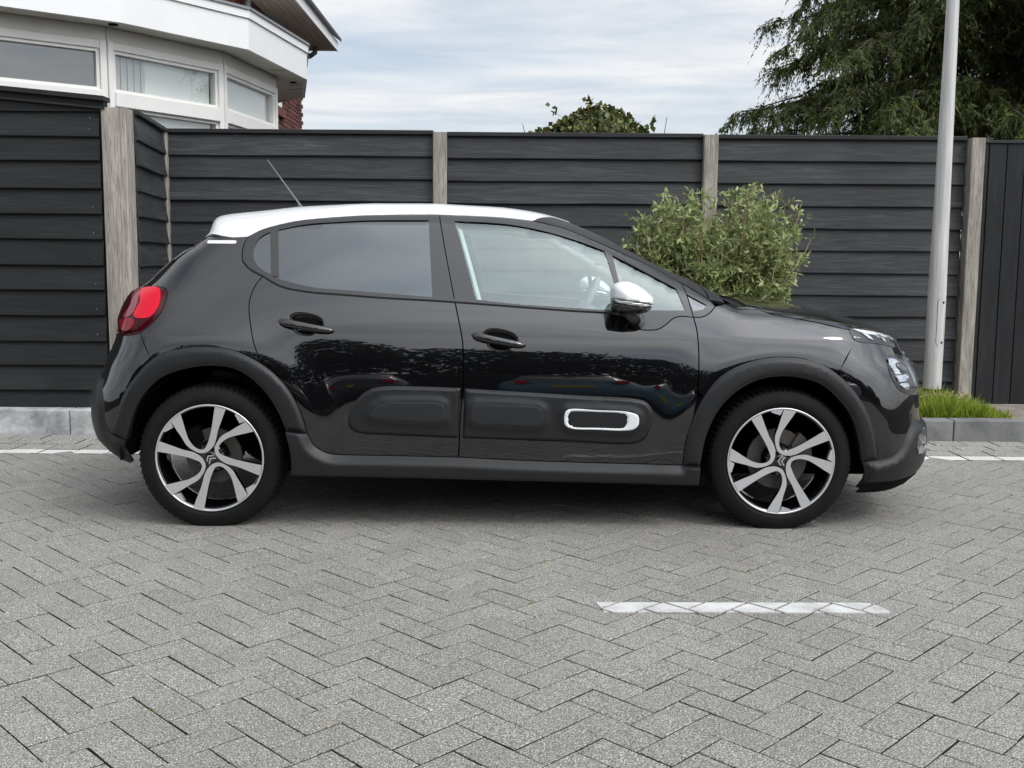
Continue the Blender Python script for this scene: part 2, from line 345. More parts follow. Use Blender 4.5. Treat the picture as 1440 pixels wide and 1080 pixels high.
# ------------------------------------------------------------------ car body surface: half width as a function of length and height (metres)
def pchip(xs,ys,x):
    xs=np.asarray(xs,float); ys=np.asarray(ys,float); x=np.asarray(x,float)
    h=np.diff(xs); d=np.diff(ys)/h; m=np.zeros_like(ys)
    for i in range(1,len(xs)-1):
        if d[i-1]*d[i]>0:
            w1=2*h[i]+h[i-1]; w2=h[i]+2*h[i-1]; m[i]=(w1+w2)/(w1/d[i-1]+w2/d[i])
    m[0]=d[0]; m[-1]=d[-1]
    xc=np.clip(x,xs[0],xs[-1]); i=np.clip(np.searchsorted(xs,xc)-1,0,len(xs)-2)
    t=(xc-xs[i])/h[i]
    r=(2*t**3-3*t*t+1)*ys[i]+(t**3-2*t*t+t)*h[i]*m[i]+(-2*t**3+3*t*t)*ys[i+1]+(t**3-t*t)*h[i]*m[i+1]
    return r+np.where(x<xs[0],(x-xs[0])*m[0],0)+np.where(x>xs[-1],(x-xs[-1])*m[-1],0)
def smooth(a,k):
    ker=np.hanning(2*k+3)[1:-1]; ker/=ker.sum()
    return np.convolve(np.pad(a,k,mode='reflect',reflect_type='odd'),ker,mode='valid')
# ---- car frame: x forward, y to the near side, z up, origin on the ground midway between the axles
AX=1.27; HUB=0.311
TX=np.arange(-2.4,2.4,0.005); TZ=np.arange(0.0,1.7,0.005)
# side slope (degrees from vertical, + leans inward going up)
SL_Z=[0.10,0.20,0.30,0.42,0.55,0.65,0.72,0.80,0.88,0.95,1.02,1.10,1.40,1.7]
SL_A=[-18,-10,-4.5,-1.5,0.6,3.5,7.0,12.0,17.0,21.5,24.0,25.0,27.0,27.0]
_a=np.tan(np.radians(smooth(pchip(SL_Z,SL_A,TZ),8)))
_A=-np.cumsum(_a)*0.005; _A+=0.858-np.interp(0.55,TZ,_A)
def load(par):
    global ZT,HC,XF,XR,LF,LR,NR
    ZT=smooth(pchip(*zip(*par['zt']),TX),6); HC=smooth(pchip(*zip(*par['hc']),TX),10)
    XF=smooth(pchip(*zip(*par['xf']),TZ),4); XR=smooth(pchip(*zip(*par['xr']),TZ),4)
    LF=smooth(pchip(*zip(*par['lf']),TZ),8); LR=smooth(pchip(*zip(*par['lr']),TZ),8)
    NR=smooth(pchip(*zip(*par['nr']),TZ),8)
def S(x,z):
    x,z=np.broadcast_arrays(np.asarray(x,float),np.asarray(z,float))
    y=np.interp(z,TZ,_A)
    y=y-0.010*(np.abs(x)/1.3)**4
    g=np.clip((z-0.85)/0.5,0,1.2)
    y=y-g*0.085*np.clip((x-0.15)/1.0,0,2)**2 - g*0.06*np.clip((-0.55-x)/0.9,0,2)**2
    for xa in (-AX,AX):
        r=np.hypot(x-xa,z-HUB); d=np.clip(r-0.475,0,None)
        y=y+0.016*np.exp(-(d/0.11)**2)*np.clip((z-0.15)/0.2,0,1)
    zt=np.interp(x,TX,ZT); h=np.interp(x,TX,HC)
    q=np.clip((z-zt+h)/h,0,1); y=y*(1-q**2.4)**(1/2.2)
    xf=np.interp(z,TZ,XF); l=np.interp(z,TZ,LF); q=np.clip((x-xf+l)/l,0,1); y=y*(1-q**2.7)**(1/2.3)
    xr=np.interp(z,TZ,XR); l=np.interp(z,TZ,LR); n=np.interp(z,TZ,NR); q=np.clip((xr+l-x)/l,0,1); y=y*(1-q**n)**(1/2.4)
    return y
PAR=dict(
 zt=[(-2.1,1.3646),(-2.0,1.3695),(-1.9,1.3738),(-1.8,1.378),(-1.7,1.3827),(-1.6,1.3883),(-1.5,1.3953),(-1.4,1.406),(-1.3,1.4187),(-1.2,1.4288),(-1.1,1.4397),(-1.0,1.4515),(-0.9,1.4586),(-0.8,1.4641),(-0.7,1.4695),(-0.6,1.4728),(-0.5,1.4734),(-0.4,1.4743),(-0.3,1.4737),(-0.2,1.4688),(-0.1,1.4641),(0.0,1.4592),(0.1,1.4487),(0.2,1.4327),(0.3,1.4075),(0.4,1.3702),(0.5,1.3258),(0.6,1.273),(0.7,1.2221),(0.8,1.172),(0.9,1.1287),(1.0,1.0808),(1.1,1.0325),(1.2,1.0179),(1.3,1.0065),(1.4,0.9975),(1.5,0.9851),(1.6,0.9623),(1.7,0.9389),(1.8,0.9102),(1.9,0.8805),(2.0,0.8405),(2.1,0.8005),(2.2,0.7605),(2.3,0.7205)],
 hc=[(-2.2,0.12),(-1.5,0.13),(-0.8,0.125),(0.2,0.125),(0.5,0.125),(0.9,0.12),(1.1,0.095),(1.25,0.08),(1.6,0.08),(1.9,0.09),(2.2,0.1)],
 xf=[(0.0,1.91),(0.06,1.9404),(0.12,1.9718),(0.18,2.0153),(0.24,2.0786),(0.3,2.1017),(0.36,2.1001),(0.42,2.0948),(0.48,2.0825),(0.54,2.0761),(0.6,2.0701),(0.66,2.057),(0.72,2.0306),(0.78,1.9839),(0.84,1.9541),(0.9,1.9313),(0.96,1.9113),(1.02,1.8924),(1.08,1.8745),(1.14,1.8574),(1.2,1.8409),(1.26,1.825),(1.32,1.8094),(1.38,1.7941),(1.44,1.7789),(1.5,1.7638),(1.56,1.7484),(1.62,1.7328),(1.68,1.7168)],
 xr=[(0.0,-1.6998),(0.06,-1.7129),(0.12,-1.7254),(0.18,-1.7423),(0.24,-1.7815),(0.3,-1.8298),(0.36,-1.902),(0.42,-1.9257),(0.48,-1.9357),(0.54,-1.9339),(0.6,-1.9244),(0.66,-1.8969),(0.72,-1.8791),(0.78,-1.8508),(0.84,-1.8315),(0.9,-1.8252),(0.96,-1.8072),(1.02,-1.7763),(1.08,-1.6954),(1.14,-1.6289),(1.2,-1.5556),(1.26,-1.4554),(1.32,-1.3915),(1.38,-1.4043),(1.44,-1.4155),(1.5,-1.4245),(1.56,-1.4321),(1.62,-1.4394),(1.68,-1.4471)],
 lf=[(0,0.5),(0.5,0.47),(0.8,0.5),(1.7,0.5)],
 lr=[(0,0.36),(0.6,0.38),(0.9,0.4),(1.05,0.36),(1.25,0.24),(1.35,0.2),(1.7,0.2)],
 nr=[(0,3.0),(1.1,3.0),(1.3,3.8),(1.7,3.8)],
)
load(PAR)
# edges of panels, lamps and windows on that surface (x, y, z in metres, car frame)
CUR=dict(
 bgap=[(-0.268,0.548,1.397),(-0.236,0.658,1.234),(-0.19,0.758,1.021),(-0.166,0.802,0.914),(-0.15,0.828,0.829),(-0.147,0.854,0.652),(-0.157,0.858,0.526),(-0.166,0.853,0.327)],
 rdoor_rear=[(-1.047,0.701,1.116),(-1.076,0.719,1.077),(-1.097,0.749,1.015),(-1.097,0.771,0.968),(-1.082,0.806,0.892),(-1.061,0.837,0.816),(-1.036,0.852,0.763),(-0.988,0.86,0.718),(-0.941,0.866,0.673)],
 fdoor_front=[(0.871,0.779,0.948),(0.883,0.805,0.89),(0.888,0.835,0.798),(0.886,0.86,0.69),(0.882,0.869,0.622),(0.868,0.872,0.519)],
 sill_top=[(-0.752,0.867,0.347),(-0.722,0.862,0.338),(-0.433,0.853,0.33),(-0.166,0.853,0.325),(0.07,0.852,0.314),(0.449,0.851,0.303),(0.817,0.861,0.297)],
 dlo_low_r=[(-1.148,0.661,1.181),(-1.115,0.681,1.147),(-1.047,0.703,1.112),(-0.963,0.729,1.069),(-0.842,0.743,1.046),(-0.691,0.751,1.035),(-0.502,0.758,1.022),(-0.312,0.762,1.013),(-0.186,0.765,1.006)],
 dlo_low_f=[(-0.186,0.765,1.006),(0.066,0.772,0.989),(0.318,0.779,0.972),(0.507,0.782,0.961),(0.567,0.786,0.949),(0.591,0.799,0.916),(0.622,0.806,0.896),(0.669,0.807,0.891),(0.71,0.805,0.895),(0.742,0.798,0.912),(0.781,0.784,0.943),(0.81,0.779,0.951),(0.871,0.779,0.948)],
 dlo_front=[(0.871,0.779,0.948),(0.909,0.777,0.949),(0.943,0.768,0.965),(0.974,0.747,0.996)],
 dlo_top=[(-1.148,0.661,1.181),(-1.154,0.639,1.219),(-1.15,0.621,1.254),(-1.137,0.602,1.29),(-1.085,0.591,1.319),(-1.037,0.584,1.336),(-0.91,0.568,1.367),(-0.717,0.558,1.386),(-0.604,0.553,1.394),(-0.272,0.541,1.4),(-0.033,0.538,1.392),(0.155,0.538,1.376)],
 apillar_low=[(0.155,0.538,1.376),(0.311,0.557,1.338),(0.489,0.587,1.264),(0.678,0.578,1.181),(0.835,0.629,1.099),(0.953,0.719,1.022)],
 fglass_top=[(-0.198,0.584,1.37),(-0.032,0.587,1.363),(0.065,0.592,1.354),(0.227,0.61,1.323),(0.388,0.627,1.275),(0.485,0.637,1.239)],
 fglass_right=[(0.485,0.637,1.239),(0.527,0.723,1.086),(0.548,0.775,0.974)],
 fglass_bottom=[(0.548,0.775,0.974),(0.318,0.773,0.986),(0.066,0.767,1.002),(-0.095,0.759,1.019)],
 fglass_left=[(-0.095,0.759,1.019),(-0.142,0.682,1.185),(-0.198,0.584,1.37)],
 fquarter=[(0.519,0.647,1.22),(0.596,0.66,1.182),(0.803,0.711,1.073),(0.837,0.766,0.977),(0.58,0.773,0.977),(0.546,0.718,1.095)],
 ftri=[(0.849,0.724,1.048),(0.935,0.749,1.001),(0.917,0.76,0.982),(0.872,0.767,0.973)],
 rglass_top=[(-0.999,0.596,1.323),(-0.868,0.589,1.35),(-0.713,0.588,1.362),(-0.6,0.586,1.369),(-0.315,0.583,1.373)],
 rglass_right=[(-0.315,0.583,1.373),(-0.288,0.755,1.028)],
 rglass_bottom=[(-0.288,0.755,1.028),(-0.503,0.748,1.044),(-0.693,0.741,1.057),(-0.82,0.734,1.067),(-0.974,0.712,1.101)],
 rglass_left=[(-0.974,0.712,1.101),(-0.999,0.596,1.323)],
 rquarter=[(-1.034,0.599,1.313),(-1.066,0.604,1.298),(-1.092,0.617,1.271),(-1.103,0.638,1.229),(-1.095,0.661,1.187),(-1.06,0.685,1.146),(-1.013,0.699,1.123)],
 rear_arch_out=[(-1.701,0.822,0.424),(-1.678,0.835,0.49),(-1.632,0.844,0.602),(-1.575,0.845,0.681),(-1.513,0.841,0.745),(-1.45,0.837,0.782),(-1.364,0.837,0.8),(-1.262,0.839,0.807),(-1.153,0.845,0.793),(-1.05,0.855,0.749),(-0.972,0.864,0.695),(-0.918,0.869,0.639),(-0.88,0.871,0.579),(-0.85,0.872,0.508),(-0.828,0.872,0.43)],
 rear_arch_in=[(-1.63,0.844,0.395),(-1.568,0.853,0.561),(-1.472,0.853,0.667),(-1.362,0.853,0.71),(-1.237,0.855,0.725),(-1.128,0.86,0.706),(-1.019,0.868,0.624),(-0.958,0.871,0.531),(-0.921,0.871,0.442),(-0.9,0.868,0.349),(-0.9,0.852,0.251)],
 sill_rear_low=[(-0.828,0.872,0.43),(-0.798,0.87,0.376),(-0.752,0.867,0.347)],
 sill_bottom=[(-0.9,0.852,0.251),(-0.811,0.852,0.248),(0.071,0.844,0.229),(0.898,0.844,0.214)],
 front_arch_in=[(0.898,0.844,0.214),(0.902,0.86,0.294),(0.923,0.871,0.424),(0.974,0.871,0.543),(1.051,0.868,0.626),(1.144,0.863,0.677),(1.238,0.859,0.694),(1.325,0.857,0.69),(1.429,0.855,0.659),(1.51,0.855,0.591),(1.57,0.853,0.512),(1.607,0.849,0.408),(1.625,0.841,0.317)],
 front_arch_out=[(0.826,0.861,0.294),(0.837,0.871,0.408),(0.866,0.872,0.511),(0.91,0.87,0.605),(0.971,0.865,0.684),(1.049,0.858,0.735),(1.159,0.85,0.77),(1.254,0.846,0.778),(1.349,0.845,0.77),(1.444,0.846,0.74),(1.524,0.849,0.685),(1.59,0.85,0.615),(1.641,0.848,0.536),(1.679,0.844,0.432),(1.701,0.835,0.323)],
 bump_rear=[(-0.653,0.859,0.492),(-0.64,0.858,0.539),(-0.602,0.857,0.594),(-0.548,0.855,0.63),(-0.493,0.855,0.64),(-0.306,0.855,0.64),(-0.157,0.855,0.635),(-0.166,0.857,0.41),(-0.307,0.857,0.416),(-0.494,0.857,0.423),(-0.613,0.858,0.433),(-0.647,0.859,0.457)],
 bump_front=[(-0.141,0.856,0.633),(0.068,0.856,0.622),(0.318,0.857,0.608),(0.616,0.857,0.591),(0.663,0.858,0.575),(0.687,0.86,0.538),(0.683,0.861,0.469),(0.658,0.859,0.414),(0.612,0.857,0.391),(0.321,0.856,0.396),(0.07,0.857,0.404),(-0.15,0.857,0.41)],
 pad_rear=[(-0.559,0.858,0.511),(-0.537,0.858,0.548),(-0.493,0.857,0.573),(-0.369,0.858,0.577),(-0.26,0.858,0.576),(-0.228,0.858,0.565),(-0.224,0.858,0.494),(-0.26,0.858,0.48),(-0.385,0.858,0.485),(-0.534,0.858,0.495)],
 pad_mid=[(-0.113,0.858,0.555),(-0.094,0.858,0.569),(0.037,0.858,0.568),(0.184,0.858,0.558),(0.206,0.858,0.544),(0.21,0.858,0.484),(0.185,0.858,0.465),(0.038,0.858,0.469),(-0.088,0.858,0.473),(-0.113,0.858,0.489)],
 pad_white_out=[(0.297,0.858,0.529),(0.309,0.858,0.546),(0.444,0.858,0.546),(0.595,0.858,0.535),(0.623,0.858,0.521),(0.627,0.858,0.48),(0.606,0.858,0.458),(0.571,0.858,0.451),(0.446,0.858,0.454),(0.32,0.858,0.461),(0.298,0.858,0.478)],
 pad_white_in=[(0.322,0.858,0.528),(0.338,0.858,0.532),(0.444,0.858,0.531),(0.548,0.858,0.526),(0.567,0.858,0.515),(0.567,0.858,0.486),(0.552,0.858,0.47),(0.445,0.858,0.471),(0.339,0.858,0.474),(0.323,0.858,0.483)],
 tail=[(-1.677,0.483,1.05),(-1.596,0.603,1.06),(-1.534,0.656,1.064),(-1.492,0.687,1.056),(-1.475,0.706,1.04),(-1.475,0.73,1.001),(-1.485,0.752,0.96),(-1.505,0.766,0.928),(-1.541,0.779,0.89),(-1.578,0.779,0.863),(-1.618,0.764,0.851),(-1.7,0.684,0.845),(-1.739,0.59,0.885),(-1.746,0.55,0.915),(-1.732,0.531,0.963),(-1.703,0.498,1.025),(-1.7,0.457,1.039)],
 tail_red=[(-1.603,0.628,1.043),(-1.531,0.673,1.052),(-1.496,0.703,1.037),(-1.49,0.731,0.995),(-1.502,0.751,0.957),(-1.529,0.762,0.926),(-1.611,0.724,0.929),(-1.593,0.694,0.991)],
 tail_low=[(-1.695,0.656,0.904),(-1.61,0.733,0.916),(-1.601,0.753,0.891),(-1.621,0.753,0.869),(-1.665,0.718,0.864)],
 tail_bar=[(-1.643,0.58,1.041),(-1.615,0.613,1.044),(-1.607,0.689,0.984),(-1.626,0.712,0.93),(-1.672,0.674,0.922),(-1.642,0.664,0.976)],
 head_up=[(1.573,0.758,0.898),(1.617,0.722,0.902),(1.678,0.687,0.892),(1.734,0.658,0.876),(1.802,0.599,0.856),(1.87,0.5,0.836),(1.862,0.572,0.809),(1.821,0.642,0.807),(1.745,0.716,0.826),(1.671,0.763,0.836),(1.617,0.784,0.843),(1.59,0.788,0.853),(1.574,0.773,0.88)],
 head_low=[(1.76,0.744,0.762),(1.775,0.719,0.778),(1.825,0.665,0.776),(1.88,0.6,0.761),(1.934,0.524,0.741),(1.955,0.51,0.719),(1.963,0.544,0.679),(1.949,0.613,0.62),(1.942,0.634,0.596),(1.838,0.754,0.611),(1.794,0.78,0.637),(1.766,0.785,0.681),(1.754,0.774,0.725)],
 fog=[(1.891,0.734,0.357),(1.899,0.725,0.402),(1.923,0.694,0.433),(1.962,0.637,0.434),(1.976,0.622,0.388),(1.969,0.634,0.326),(1.92,0.701,0.33)],
 bonnet_side=[(1.234,0.271,1.01),(1.19,0.629,0.986),(1.211,0.713,0.968),(1.308,0.74,0.949),(1.423,0.758,0.928),(1.501,0.766,0.91),(1.572,0.76,0.896),(1.621,0.711,0.905),(1.686,0.663,0.896),(1.744,0.629,0.879),(1.809,0.572,0.859),(1.863,0.493,0.844)],
 fender_front=[(1.578,0.774,0.877),(1.589,0.793,0.845),(1.542,0.83,0.776),(1.506,0.847,0.709),(1.482,0.847,0.718)],
 bumper_low=[(1.629,0.84,0.312),(1.701,0.834,0.318),(1.763,0.821,0.33),(1.811,0.799,0.362),(1.847,0.772,0.422),(1.883,0.732,0.468),(1.927,0.678,0.48),(1.972,0.608,0.466)],
 bumper_bottom=[(1.625,0.812,0.188),(1.778,0.754,0.193),(1.89,0.665,0.211)],
 lip_top=[(1.623,0.823,0.22),(1.774,0.786,0.229),(1.924,0.647,0.23)],
 roof_low=[(-1.355,0.494,1.291),(-1.23,0.592,1.289),(-1.137,0.602,1.29)],
 hatch_edge=[(-1.339,0.525,1.29),(-1.415,0.517,1.241),(-1.485,0.562,1.175),(-1.563,0.56,1.106),(-1.597,0.6,1.061)],
 quarter_rear=[(-1.596,0.603,1.06),(-1.534,0.656,1.064),(-1.492,0.687,1.056),(-1.475,0.706,1.04),(-1.475,0.73,1.001),(-1.485,0.752,0.96),(-1.505,0.766,0.928),(-1.541,0.779,0.89),(-1.578,0.779,0.863)],
 rbump_gap=[(-1.578,0.779,0.863),(-1.54,0.819,0.799),(-1.51,0.841,0.745)],
 rplastic=[(-1.762,0.729,0.649),(-1.741,0.794,0.555),(-1.732,0.807,0.462),(-1.702,0.82,0.416),(-1.634,0.842,0.392)],
 rbump_bottom=[(-1.756,0.733,0.345),(-1.666,0.745,0.275),(-1.627,0.794,0.283)],
 badge=[(-1.326,0.57,1.273),(-1.187,0.606,1.273),(-1.185,0.615,1.259),(-1.321,0.59,1.258)],
 handle_r=[(-0.967,0.794,0.923),(-0.709,0.813,0.879)],
 handle_f=[(-0.115,0.817,0.868),(0.132,0.83,0.821)],
 cup_r=[(-0.844,0.784,0.955),(-0.839,0.819,0.857)],
 cup_f=[(0.013,0.809,0.893),(0.014,0.836,0.792)],
)

# ------------------------------------------------------------------ panel builder
def crv(name, rev=False):
    a = np.array(CUR[name]); return a[::-1] if rev else a
def spline(p, step=0.012):
    """Catmull-Rom through the points, resampled"""
    p = np.asarray(p, float)
    if len(p) < 3:
        n = max(1, int(np.linalg.norm(p[-1]-p[0])/step)); t = np.linspace(0, 1, n+1)[:, None]; return p[0]*(1-t)+p[-1]*t
    q = np.vstack([2*p[0]-p[1], p, 2*p[-1]-p[-2]]); out = []
    for i in range(1, len(q)-2):
        n = max(2, int(np.linalg.norm(q[i+1]-q[i])/step)); d = [np.linalg.norm(q[k+1]-q[k])**0.5+1e-6 for k in (i-1, i, i+1)]
        t0 = 0; t1 = d[0]; t2 = t1+d[1]; t3 = t2+d[2]
        for t in np.linspace(t1, t2, n, endpoint=False):
            A1 = (t1-t)/(t1-t0)*q[i-1]+(t-t0)/(t1-t0)*q[i]; A2 = (t2-t)/(t2-t1)*q[i]+(t-t1)/(t2-t1)*q[i+1]; A3 = (t3-t)/(t3-t2)*q[i+1]+(t-t2)/(t3-t2)*q[i+2]
            B1 = (t2-t)/(t2-t0)*A1+(t-t0)/(t2-t0)*A2; B2 = (t3-t)/(t3-t1)*A2+(t-t1)/(t3-t1)*A3
            out.append((t2-t)/(t2-t1)*B1+(t-t1)/(t2-t1)*B2)
    out.append(p[-1]); return np.array(out)
def closed_spline(p, step=0.006):
    p = np.asarray(p, float); q = np.vstack([p[-2:], p, p[:3]]); s = spline(q, step)
    # keep one turn
    i0 = np.argmin(np.linalg.norm(s-p[0], axis=1)[:max(4, len(s)//3)]); i1 = len(s)-1-np.argmin(np.linalg.norm(s-p[0], axis=1)[::-1][:max(4, len(s)//3)])
    return s[i0:i1]
def loop(*segs, step=0.012):
    """closed polygon from curve segments with corners where they meet"""
    out = []
    for s in segs:
        s = spline(s, step)
        if out and np.linalg.norm(out[-1]-s[0]) < 0.004: s = s[1:]
        out += list(s)
    if np.linalg.norm(out[0]-out[-1]) < 0.004: out.pop()
    return np.array(out)
def area2(p): return 0.5*np.sum(p[:, 0]*np.roll(p[:, 1], -1)-np.roll(p[:, 0], -1)*p[:, 1])
def inset(p, d):
    """move every vertex of a closed polygon inwards by d"""
    if area2(p) < 0: p = p[::-1]
    e = np.roll(p, -1, 0)-p; e /= np.linalg.norm(e, axis=1)[:, None]+1e-12
    nrm = np.stack([-e[:, 1], e[:, 0]], 1); m = nrm+np.roll(nrm, 1, 0); ln = np.linalg.norm(m, axis=1)[:, None]; m = m/np.maximum(ln, 1e-6)
    k = 1/np.maximum(0.5, np.sum(m*nrm, 1))[:, None]
    return p+m*d*k
def densify(p, step):
    out = []
    for i in range(len(p)):
        a, b = p[i], p[(i+1) % len(p)]; k = max(1, int(math.ceil(np.linalg.norm(b-a)/step)))
        out += [a+(b-a)*t/k for t in range(k)]
    return np.array(out)
def seg_dist(q, p):
    a = p; b = np.roll(p, -1, 0); d = b-a; L2 = np.sum(d*d, 1)+1e-12; best = np.full(len(q), 1e9)
    for i in range(0, len(q), 4000):
        w = q[i:i+4000, None, :]-a[None]; t = np.clip(np.sum(w*d[None], 2)/L2[None], 0, 1); r = w-t[..., None]*d[None]
        best[i:i+4000] = np.sqrt(np.min(np.sum(r*r, 2), 1))
    return best
def inside(q, p):
    x, y = q[:, 0], q[:, 1]; c = np.zeros(len(q), bool); j = len(p)-1
    for i in range(len(p)):
        xi, yi = p[i]; xj, yj = p[j]
        if yi != yj: c ^= ((yi > y) != (yj > y)) & (x < (xj-xi)*(y-yi)/(yj-yi)+xi)
        j = i
    return c
# ---- unfolded views of the body: side (x,z), top (x,t), ends (s,z); t and s run along the surface from the centre line
def lift_side(q): return np.stack([q[:, 0], S(q[:, 0], q[:, 1]), q[:, 1]], 1)
def bil(tab, u, v, u0, du, dv):
    i = np.clip((u-u0)/du, 0, tab.shape[0]-1.001); j = np.clip(v/dv, 0, tab.shape[1]-1.001); i0 = i.astype(int); j0 = j.astype(int); a = (i-i0)[:, None]; b = (j-j0)[:, None]
    return (tab[i0, j0]*(1-a)+tab[i0+1, j0]*a)*(1-b)+(tab[i0, j0+1]*(1-a)+tab[i0+1, j0+1]*a)*b
W_ = np.linspace(0, 1, 500)**2.4
def make_top(x0, x1, dx=0.01, depth=0.42, dv=0.0025, nv=420):
    rows = []
    for x in np.arange(x0, x1+dx, dx):
        zt = np.interp(x, TX, ZT)-0.00005; z = zt-depth*W_; y = S(np.full_like(z, x), z); y[0] = 0
        t = np.concatenate([[0], np.cumsum(np.hypot(np.diff(y), np.diff(z)))]); g = np.arange(nv)*dv
        rows.append(np.stack([np.full(nv, x), np.interp(g, t, y), np.interp(g, t, z)], 1))
    return np.array(rows)
TOP_X0, TOP_DX = -1.40, 0.01
TOP = make_top(TOP_X0, 2.02)
def lift_top(q): return bil(TOP, q[:, 0], np.abs(q[:, 1]), TOP_X0, TOP_DX, 0.0025)*np.stack([np.ones(len(q)), np.where(q[:, 1] < 0, -1, 1), np.ones(len(q))], 1)
def make_end(sgn, z0, z1, dz=0.01, depth=0.9, dv=0.0025, nv=560):
    rows = []
    for z in np.arange(z0, z1+dz, dz):
        xe = np.interp(z, TZ, XF if sgn > 0 else XR); 
        # where the top line cuts the end first
        xs = xe-sgn*np.linspace(0, 0.9, 1500); zt = np.interp(xs, TX, ZT); ok = zt > z+0.0004; k = int(np.argmax(ok)) if ok.any() else 0; xe = xs[k]
        x = xe-sgn*depth*W_; y = S(x, np.full_like(x, z)); y[0] = 0
        t = np.concatenate([[0], np.cumsum(np.hypot(np.diff(y), np.diff(x)))]); g = np.arange(nv)*dv
        rows.append(np.stack([np.interp(g, t, x) if True else x, np.interp(g, t, y), np.full(nv, z)], 1))
    return np.array(rows)
END_Z0 = 0.12
FRONT = make_end(1, END_Z0, 0.95); REAR = make_end(-1, END_Z0, 1.36)
def lift_front(q): return bil(FRONT, q[:, 1], np.abs(q[:, 0]), END_Z0, 0.01, 0.0025)*np.stack([np.ones(len(q)), np.where(q[:, 0] < 0, -1, 1), np.ones(len(q))], 1)
def lift_rear(q): return bil(REAR, q[:, 1], np.abs(q[:, 0]), END_Z0, 0.01, 0.0025)*np.stack([np.ones(len(q)), np.where(q[:, 0] < 0, -1, 1), np.ones(len(q))], 1)
def to_end(p, tab):
    """(x,y,z) points on the surface -> (s,z)"""
    out = []
    for x, y, z in np.atleast_2d(p):
        i = int(np.clip(round((z-END_Z0)/0.01), 0, len(tab)-1)); d = (tab[i, :, 0]-x)**2+(tab[i, :, 1]-y)**2; out.append((np.argmin(d)*0.0025, z))
    return np.array(out)
def to_top(p):
    out = []
    for x, y, z in np.atleast_2d(p):
        i = int(np.clip(round((x-TOP_X0)/TOP_DX), 0, len(TOP)-1)); d = (TOP[i, :, 2]-z)**2+(TOP[i, :, 1]-y)**2; out.append((x, np.argmin(d)*0.0025))
    return np.array(out)
xz = lambda a: np.asarray(a)[:, [0, 2]]

